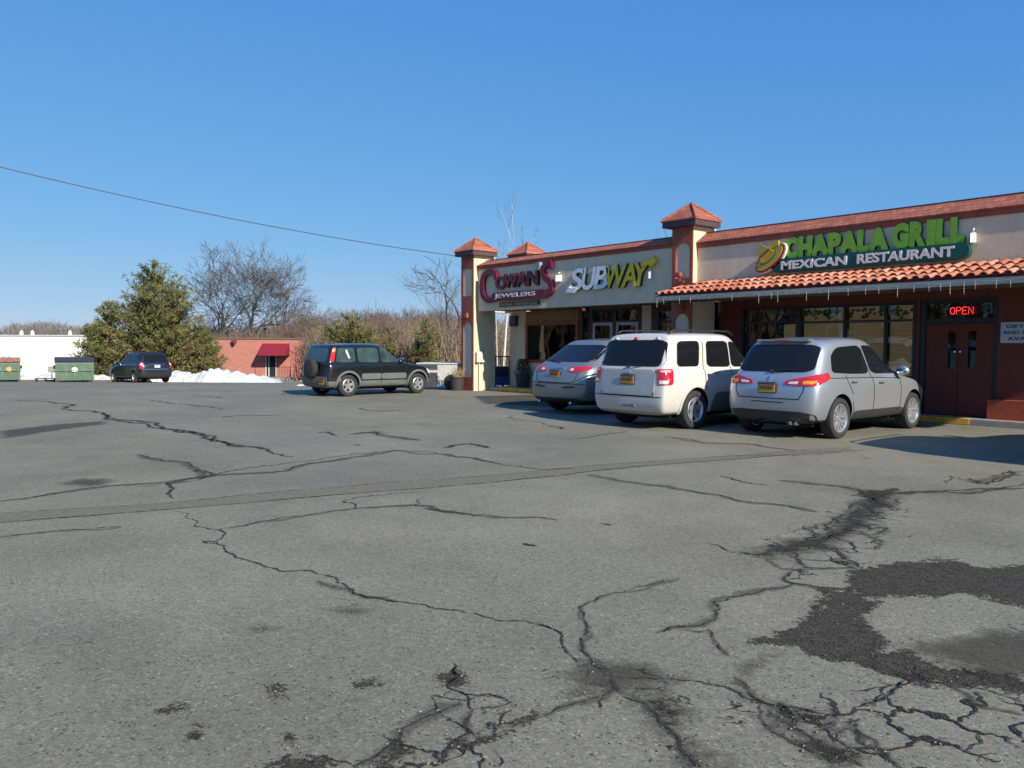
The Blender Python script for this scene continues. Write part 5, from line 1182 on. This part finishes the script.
b = MB(); b.box(-W_, 0, 0, 11, 0, zT); b.build('wall', br, t)
b = MB(); b.box(-W_-.1, .1, -.08, 11.1, zT, zT+.16); b.build('roof_edge', mat('brown roof edge', (.14, .10, .08), .7), t)
dx0, dx1 = -(303.5-266)*s_, -(303.5-277)*s_; zd0, zd1 = zat(377.5, D)+3, zat(356, D)+3
b = MB(); b.box(dx0, dx0+.1, -.06, -.002, zd0, zd1); b.box(dx1-.1, dx1, -.06, -.002, zd0, zd1); b.box(dx0+.1, dx1-.1, -.06, -.002, zd1-.1, zd1); b.box(dx0+.27, dx0+.36, -.05, -.002, zd0, zd1-.1)
dd = b.build('door', mat('pale door frame', (.6, .58, .55), .6), t); b = MB(); b.box(dx0+.1, dx1-.1, -.03, -.004, zd0, zd1-.1); b.build('pane', mat('dark door glass', (.02, .03, .045), .1), dd)
ax0, ax1 = -(303.5-263)*s_, -(303.5-290)*s_; za = zat(344.5, D)+3; zb_ = zat(354, D)+3
b = MB(); b.prism([(-.005, za), (-1.7, zb_), (-1.7, zb_-.22), (-.005, zb_-.22)], 'x', ax0, ax1); b.build('awning', mat('dark red canvas', (.24, .010, .025), .7), t)
lx = -(303.5-236)*s_; b = MB(); b.box(lx-.25, lx+.2, -.35, -.002, zat(344, D)+3, zat(341.5, D)+3, bev=.03); b.ball((lx+.05, -.4, zat(344, D)+3), .16, 5); b.build('wall_light', mat('dark lamp', (.12, .03, .03), .5), t)
b = MB(); b.box(.0, .35, .1, .6, 0, zT-.15); b.build('downpipe', mat('brown pipe', (.10, .05, .035), .7), t)
gx = [(dx0-.6+q) for q in (0, .8, 2.4, 3.2)]
b = MB(); b.box(dx0-.6, dx1+1.7, -1.9, -.01, 0, zd0-.02); b.build('landing', 'concrete', t)
b = MB()
for x in np.arange(dx1+.1, dx1+1.7, .15): b.tube([(x, -1.85, zd0), (x, -1.85, zd0+.95)], .02, 4)
b.tube([(dx1+.1, -1.85, zd0+.95), (dx1+1.7, -1.85, zd0+.95)], .03, 4); b.tube([(dx1+1.7, -1.85, 0), (dx1+1.7, -1.85, zd0+.95)], .04, 4); b.tube([(dx0-.5, -1.85, zd0), (dx0-.5, -1.85, zd0+.95)], .03, 4); b.build('stair_rail', 'black', t)
# long white building
D = 84; p = at(100, D); t = thing('white_building', 'long low plain white building at the far left behind the dumpsters', 'building', (p.x, p.y, -3.2), R(50)-R(6)); s_ = D/800
zT = zat(338, D)+3.2
b = MB(); b.box(-32, 2, 0, 20, 0, zT); b.build('wall', mat('white painted block', (.80, .79, .73), .85, var=.04, vs=.6), t)
b = MB(); b.box(-32.1, 2.1, -.1, 20.1, zT, zT+.12); b.build('roof_edge', mat('pale roof edge', (.55, .56, .56), .7), t)
for px in (8, 20, 61): b = MB(); x = -(100-px)*s_; b.box(x-.13, x+.13, 1, 1.3, zT+.12, zT+.5, bev=.02); b.tube([(x, 1.15, zT+.4), (x, 1.15, zT+.62)], .1, 8); b.build('roof_vent', 'white', t)
b = MB(); x0 = -(100-75)*s_; b.box(x0, x0+1.1, 1.5, 3, zT+.12, zT+1.05, bev=.03); b.build('roof_unit', 'white', t)
b = MB(); b.box(x0+.1, x0+1.0, 1.48, 1.499, zT+.25, zT+.4); b.build('roof_unit_grille', 'grey_alu', t)

# ------------------------------------------------------------------ trees
bark = mat('grey bark', (.13, .115, .10), .95, var=.3, vs=2.5, bump=.6, bs=12); bark2 = mat('brown bark', (.15, .11, .08), .95, var=.35, vs=2); birch = mat('white birch bark', (.60, .57, .52), .8, var=.15, vs=6, stain=.5, stretch=(1, 1, 4))
def grow(rr, mb, tw, p, d, L, r, lvl, maxl, spread, up, twig_r, gn=None, kink=.22, ratio=(.60, .82), thin=1, tap=.55):
    pts = [p]; rs = [r]; n = 4 if lvl < 2 else 3
    q = p.copy(); dd = d.copy(); seg = 5 if lvl < 2 else 4
    for i in range(seg):
        dd = (dd+Vector((rr.gauss(0, kink), rr.gauss(0, kink), rr.gauss(0, kink)*.6+up*.10))).normalized(); q = q+dd*L/seg; pts.append(q.copy()); rs.append(max(twig_r, r*(1-tap*(i+1)/seg)))
    (mb if lvl < 2 else tw).tube(pts, rs, 7 if lvl == 0 else 5 if lvl == 1 else 3, caps=False)
    if lvl >= maxl: return
    k = rr.choice((3, 4)) if lvl < 2 else rr.choice((3, 4, 5))
    if gn: k = gn[min(lvl, len(gn)-1)]
    for j in range(k):
        i = rr.randint(2, seg) if lvl > 0 else rr.randint(3, seg)
        if j == 0: i = seg
        base = pts[i]; a = rr.uniform(0, 2*pi); e = dd.orthogonal().normalized(); e.rotate(Matrix.Rotation(a, 3, dd).to_quaternion())
        s = spread*rr.uniform(.6, 1.25)*(.45 if j == 0 else 1); nd = (dd*cos(s)+e*sin(s)).normalized()
        grow(rr, mb, tw, base.copy(), nd, L*rr.uniform(*ratio), rs[i]*rr.uniform(.62, .8)*(thin if lvl == 0 else 1), lvl+1, maxl, spread, up, twig_r, gn, kink, ratio, thin)
def bare_tree(seed, H, r, label, name='bare_tree', barkm=bark, maxl=5, spread=.62, up=.5, trunk=.33, twig=.012, gn=None, kink=.22, lean=0, group='leafless trees beyond the lot', cat='tree', crownm=None, ratio=(.60, .82), thin=1, tap=.55):
    rr = random.Random(seed); a, b = MB(), MB()
    grow(rr, a, b, Vector((0, 0, -.3)), Vector((lean, 0, 1)).normalized(), H*trunk, r, 0, maxl, spread, up, twig, gn, kink, ratio, thin, tap)
    zt = max(v[2] for v in b.v); k = H/zt
    a.v = [(v[0]*k, v[1]*k, v[2]*k) for v in a.v]; b.v = [(v[0]*k, v[1]*k, v[2]*k) for v in b.v]
    t = thing(name, label, cat, (0, 0, 0), 0, group)
    a.build('trunk', barkm, t, smooth=True, fixn=False); b.build('crown', crownm or barkm, t, fixn=False)
    return t
def dup(t, loc, rz, sc, label=None, group=None):
    r = t.copy(); COL.objects.link(r); r.location = loc; r.rotation_euler = (0, 0, rz); r.scale = (sc, sc, sc) if not isinstance(sc, tuple) else sc
    if label: r['label'] = label
    if group: r['group'] = group
    for c in t.children: q = c.copy(); COL.objects.link(q); q.parent = r
    return r
def place(t, px, D, rz=0, dz=0): p = at(px, D); t.location = (p.x, p.y, p.z+dz-.1); t.rotation_euler = (0, 0, rz); return t
def hof(py, D): return zat(py, D)-lot_z(D)
D = 98
place(bare_tree(11, hof(233, D), .52, 'tallest bare oak behind the pink building, centre of the three', maxl=6, gn=(5, 4, 3, 3, 3, 3), barkm=mat('oak bark', (.10, .084, .070), .95, var=.3, vs=2), spread=.58, trunk=.34, up=.12, twig=.016, kink=.17, ratio=(.62, .82)), 258, D, .5)
place(bare_tree(23, hof(247, D), .46, 'broad leaning bare oak behind the pink building, left of the tallest one', maxl=6, gn=(5, 4, 3, 3, 3, 3), barkm=mat('oak bark', (.10, .084, .070), .95, var=.3, vs=2), spread=.58, trunk=.34, up=.12, twig=.016, kink=.17, ratio=(.62, .82), lean=-.1), 217, D+3, .9)
place(bare_tree(31, hof(243, D), .44, 'broad bare oak behind the pink building, right of the tallest one', maxl=6, gn=(5, 4, 3, 3, 3, 3), barkm=mat('oak bark', (.10, .084, .070), .95, var=.3, vs=2), spread=.58, trunk=.34, up=.12, twig=.016, kink=.17, ratio=(.62, .82), lean=.0), 276, D+6, 1.9)
place(bare_tree(57, hof(262, 62), .22, 'lone dark bare tree with crooked forks above the brush, left of the tower', maxl=4, gn=(3, 3, 3, 2), spread=.62, trunk=.50, twig=.016, kink=.26, up=.3, ratio=(.5, .68), barkm=mat('dark bark', (.06, .05, .045), .95)), 428, 62, .3)
# slim white birches behind the left end of the shops
place(bare_tree(71, 10.2, .095, 'slim white birch rising above the roof behind the left end of the shops', 'birch_tree', birch, maxl=3, gn=(9, 4, 3), spread=.5, trunk=.82, twig=.007, kink=.05, crownm=bark, ratio=(.22, .42), up=.6, thin=.4, tap=.9, group='white birches behind the shops'), 503.5, 38, .3)
place(bare_tree(73, 7.0, .055, 'thin white birch leaning left beside the taller birch, seen through the gate', 'birch_tree', birch, maxl=3, gn=(6, 3, 3), spread=.5, trunk=.7, twig=.006, kink=.05, lean=-.12, crownm=bark, ratio=(.22, .42), up=.6, thin=.4, tap=.9, group='white birches behind the shops'), 499, 37, 2.3)
place(bare_tree(75, 7.0, .06, 'short thin grey sapling just left of the tower', maxl=4, gn=(7, 4, 3, 3), spread=.6, trunk=.6, twig=.007, kink=.1), 452, 42, 1.3)
place(bare_tree(77, 8.2, .08, 'wispy grey sapling with its top against the left tower roof', maxl=4, gn=(8, 4, 3, 3), spread=.6, trunk=.6, twig=.007, kink=.1), 459, 44, 1.9)
for px, py, D, lb in ((648, 226, 62, 'bare treetop showing over the roof by the middle tower'), (600, 241, 70, 'low bare treetop just clearing the roof above the yellow sign letters')):
    place(bare_tree(81+px, hof(py, D), .2, lb, maxl=4, gn=(5, 4, 4, 3), spread=.6, trunk=.4, twig=.012), px, D, 1)
# woods: a few grown trees, copied one by one
protos = [bare_tree(100+i, 10, .14, 'thin bare tree in the brown woods behind the dark SUV', maxl=4, gn=(7, 5, 5, 4), spread=.55, trunk=.45, up=.7, twig=.014, barkm=bark2, group='thin bare trees in the brown woods') for i in range(4)]
rr = random.Random(5); k = 0
wood_h = [(100, 326), (180, 322), (300, 312), (330, 312), (360, 306), (385, 300), (410, 305), (440, 302), (500, 300), (560, 300)]
for row, (D0, dh) in enumerate(((68, 14), (78, 8), (88, 3), (98, 0))):
    for px in np.arange(312+row*2 if row < 2 else 300, 480, 11):
        px = px+rr.uniform(-4, 4); D = D0+rr.uniform(-4, 4); py = float(np.interp(px, [w[0] for w in wood_h], [w[1] for w in wood_h]))+dh+rr.uniform(-5, 9)
        H = hof(py, D); pr = protos[k % 4]; p = at(px, D); sc = (H/10*rr.uniform(.9, 1.2), H/10*rr.uniform(.9, 1.2), H/10)
        if k < 4: pr.location = p; pr.scale = sc; pr.rotation_euler = (0, 0, rr.uniform(0, 6))
        else: dup(pr, p, rr.uniform(0, 6), sc)
        k += 1
for px in np.arange(165, 300, 10):
    D = 108+rr.uniform(-4, 6); H = hof(322+rr.uniform(-8, 10), D); sc = (H/10*1.2, H/10*1.2, H/10)
    dup(protos[k % 4], at(px+rr.uniform(-4, 4), D), rr.uniform(0, 6), sc, 'thin bare tree low in the woods behind the pink building', 'thin bare trees behind the pink building'); k += 1
def thicket(name, x0, x1, D0, D1, tops, n, m, seed, r=.02, jit=1.5):
    rr = random.Random(seed); mb = MB()
    for i in range(n):
        px = rr.uniform(x0, x1); D = rr.uniform(D0, D1); p = at(px, D); py = float(np.interp(px, [w[0] for w in tops], [w[1] for w in tops])); H = max(1, hof(py, D))*rr.uniform(.35, 1)**.7
        q = Vector((p.x, p.y, p.z-.2)); e = q+Vector((rr.gauss(0, .12)*H, rr.gauss(0, .12)*H, H)); md = (q+e)/2+Vector((rr.gauss(0, .05)*H, rr.gauss(0, .05)*H, 0))
        mb.tube([q, md, e], [r*1.6, r*1.1, r*.4], 3, caps=False)
        for j in range(5):
            b0 = q.lerp(e, rr.uniform(.3, .95)); l = H*rr.uniform(.08, .22); a = rr.uniform(0, 2*pi)
            mb.tube([b0, b0+Vector((cos(a)*l, sin(a)*l, l*rr.uniform(.4, 1.2)))], [r*.6, r*.3], 3, caps=False)
    o = mb.build(name, m, fixn=False); o['kind'] = 'stuff'; return o
brush = mat('brown brush', (.17, .125, .085), .95, var=.45, vs=.35)
tops = [(280, 345), (300, 326), (330, 322), (385, 318), (440, 316), (480, 316), (600, 316)]
thicket('brush', 308, 512, 54, 80, tops, 2600, brush, 1, r=.03)
thicket('brush', 160, 315, 90, 104, [(160, 335), (306, 322)], 1400, brush, 2, r=.035)
thicket('distant_woods', -60, 110, 210, 250, [(-60, 330), (0, 328), (20, 325), (45, 322), (65, 325), (110, 330)], 2200, mat('far woods', (.17, .15, .14), .95, var=.3, vs=.05), 3, r=.10)
thicket('distant_woods', 290, 520, 120, 140, [(290, 330), (520, 318)], 1400, mat('far woods', (.17, .15, .14)), 4, r=.07)
def behind(name, a0, a1, d, h, n, seed):           # the wooded edge behind the photographer, seen only in reflections
    rr = random.Random(seed); mb = MB()
    for i in range(n):
        a = R(rr.uniform(a0, a1)); dd = d+rr.uniform(0, 14); q = Vector((CAM.x+cos(a)*dd, CAM.y+sin(a)*dd, -.3)); H = h*rr.uniform(.4, 1)
        e = q+Vector((rr.gauss(0, .8), rr.gauss(0, .8), H)); mb.tube([q, q.lerp(e, .6), e], [.35, .3, .05], 3, caps=False)
        for j in range(7):
            b0 = q.lerp(e, rr.uniform(.2, .9)); l = H*rr.uniform(.1, .25); u = rr.uniform(0, 2*pi); mb.tube([b0, b0+Vector((cos(u)*l, sin(u)*l, l*.8))], [.12, .04], 3, caps=False)
    o = mb.build(name, brush, fixn=False); o['kind'] = 'stuff'
behind('distant_woods', 190, 345, 62, 11, 1100, 9)
# evergreens
needle = [mat('yellow green needles', (.19, .185, .055), .75, var=.4, vs=1.2), mat('dark green needles', (.10, .115, .04), .8, var=.4, vs=1.2), mat('tan needles', (.26, .17, .065), .85, var=.3, vs=1)]
def evergreen(seed, H, W, label, limbs=60, tuft=42, tl=.30, tops=1, tan_=.06, spire=.9, gname='evergreens at the far edge'):
    rr = random.Random(seed); t = thing('evergreen_tree', label, 'tree', (0, 0, 0), 0, gname)
    tr = MB(); fo = MB()
    heads = [(0, 0, 1)]+[(rr.uniform(-.30, .30)*W, rr.uniform(-.15, .15)*W, rr.uniform(.55, .93)) for _ in range(tops-1)]
    for (hx, hy, hh) in heads:
        tr.tube([(hx*.2, hy*.2, -.4), (hx*.6, hy*.6, H*hh*.4), (hx, hy, H*hh)], [.16, .1, .02], 6, caps=False)
    for i in range(limbs):
        hx, hy, hh = heads[rr.randrange(len(heads))]; u = rr.random()**.85; z = H*hh*(.06+.92*u)
        rad = W*.5*(1-u)**.48*rr.uniform(.5, 1.06)*(1 if len(heads) == 1 else .8)*(1.12-abs(u-.25)*.3)+.12
        a = rr.uniform(0, 2*pi); f = z/(H*hh); b0 = Vector((hx*f, hy*f, z)); dv = Vector((cos(a), sin(a), rr.uniform(.0, .5)+.5*u))
        tip = b0+dv*rad; md = b0.lerp(tip, .55)+Vector((0, 0, -.08*rad)); tr.tube([b0, md, tip], [.035, .02, .008], 3, caps=False)
        mi = 2 if rr.random() < tan_ and u < .5 else (0 if rr.random() < .68 else 1)
        nt_ = int(tuft*(.5+rad/W*1.6)*(1.1-.5*u))
        for k in range(nt_):
            s = rr.uniform(.22, 1.04); c = (b0.lerp(md, s/.55) if s < .55 else md.lerp(tip, (s-.55)/.45))+Vector((rr.gauss(0, .13), rr.gauss(0, .13), rr.gauss(.02, .10)))*(.5+rad*.28)
            g = (dv.normalized()*.7+Vector((rr.gauss(0, .6), rr.gauss(0, .6), rr.gauss(.35, .5)))).normalized()
            for q in range(5):
                g2 = (g+Vector((rr.gauss(0, .45), rr.gauss(0, .45), rr.gauss(0, .45)))).normalized(); s2 = g2.orthogonal().normalized(); s2.rotate(Matrix.Rotation(rr.uniform(0, 6.3), 3, g2).to_quaternion()); l = tl*rr.uniform(.6, 1.2); w = l*.085
                fo.add([c-s2*w, c+s2*w, c+g2*l], [(0, 1, 2)], mi if rr.random() < .85 else 1)
    tr.build('trunk', bark2, t, fixn=False); fo.build('crown', needle, t, fixn=False); return t
place(evergreen(3, hof(264, 52), 9.4, 'big feathery evergreen with several tops behind the dark minivan', limbs=420, tuft=46, tl=.30, tops=8, tan_=.10), 154, 52.5)
place(evergreen(4, hof(302, 51), 4.2, 'smaller evergreen merging into the left side of the big one', limbs=170, tuft=48, tl=.26, tops=3), 108, 52)
place(evergreen(5, hof(328, 52), 3.4, 'low yellowish evergreen at the right side of the big one', limbs=120, tuft=44, tl=.24, tops=2, tan_=.5), 200, 53)
place(evergreen(6, hof(311, 50), 5.8, 'broad loose evergreen rising above the rear of the dark SUV', limbs=230, tuft=30, tl=.26, tops=6, tan_=.2), 350, 52)
place(evergreen(7, hof(318, 50), 2.7, 'narrow evergreen rising above the hood of the dark SUV', limbs=120, tuft=28, tl=.24, tops=3, tan_=.15), 426, 52)
place(evergreen(8, hof(335, 60), 3.0, 'yellow brown shrubby evergreen between the two behind the dark SUV', limbs=50, tuft=22, tl=.24, tops=2, tan_=.8), 390, 54)
# overhead cable
a = at(-40, 22, 6.05); c_ = Vector((-1.0, 2.6, 4.50))
A0 = CAM+(mr @ Vector(((-40-512)/800, (384-157)/800, -1)))*20
cp = []
for i in range(41):
    u = i/40; p = A0.lerp(c_, u); cp.append(p-Vector((0, 0, 1))*(4*u*(1-u)*.30))
b = MB(); b.tube(cp, .012, 5, caps=False); o = b.build('overhead_cable', mat('cable black', (.02, .02, .022), .6)); tag(o, 'thin black overhead cable sagging from the upper left to the left tower', 'cable')
# another parked car just outside the picture on the right; its shadow reaches into view
nb = dict(white); nb['H'] = 1.74; nb['name'] = 'parked_suv'
rt_, _, _ = car(nb, (18.62, -4.62, 0), H90, 'boxy white SUV parked beyond the right edge, casting the shadow by the door', 'suv')
for o in list(bpy.data.objects):
    if o.type == 'MESH' and o.data.users == 0: bpy.data.meshes.remove(o.data)
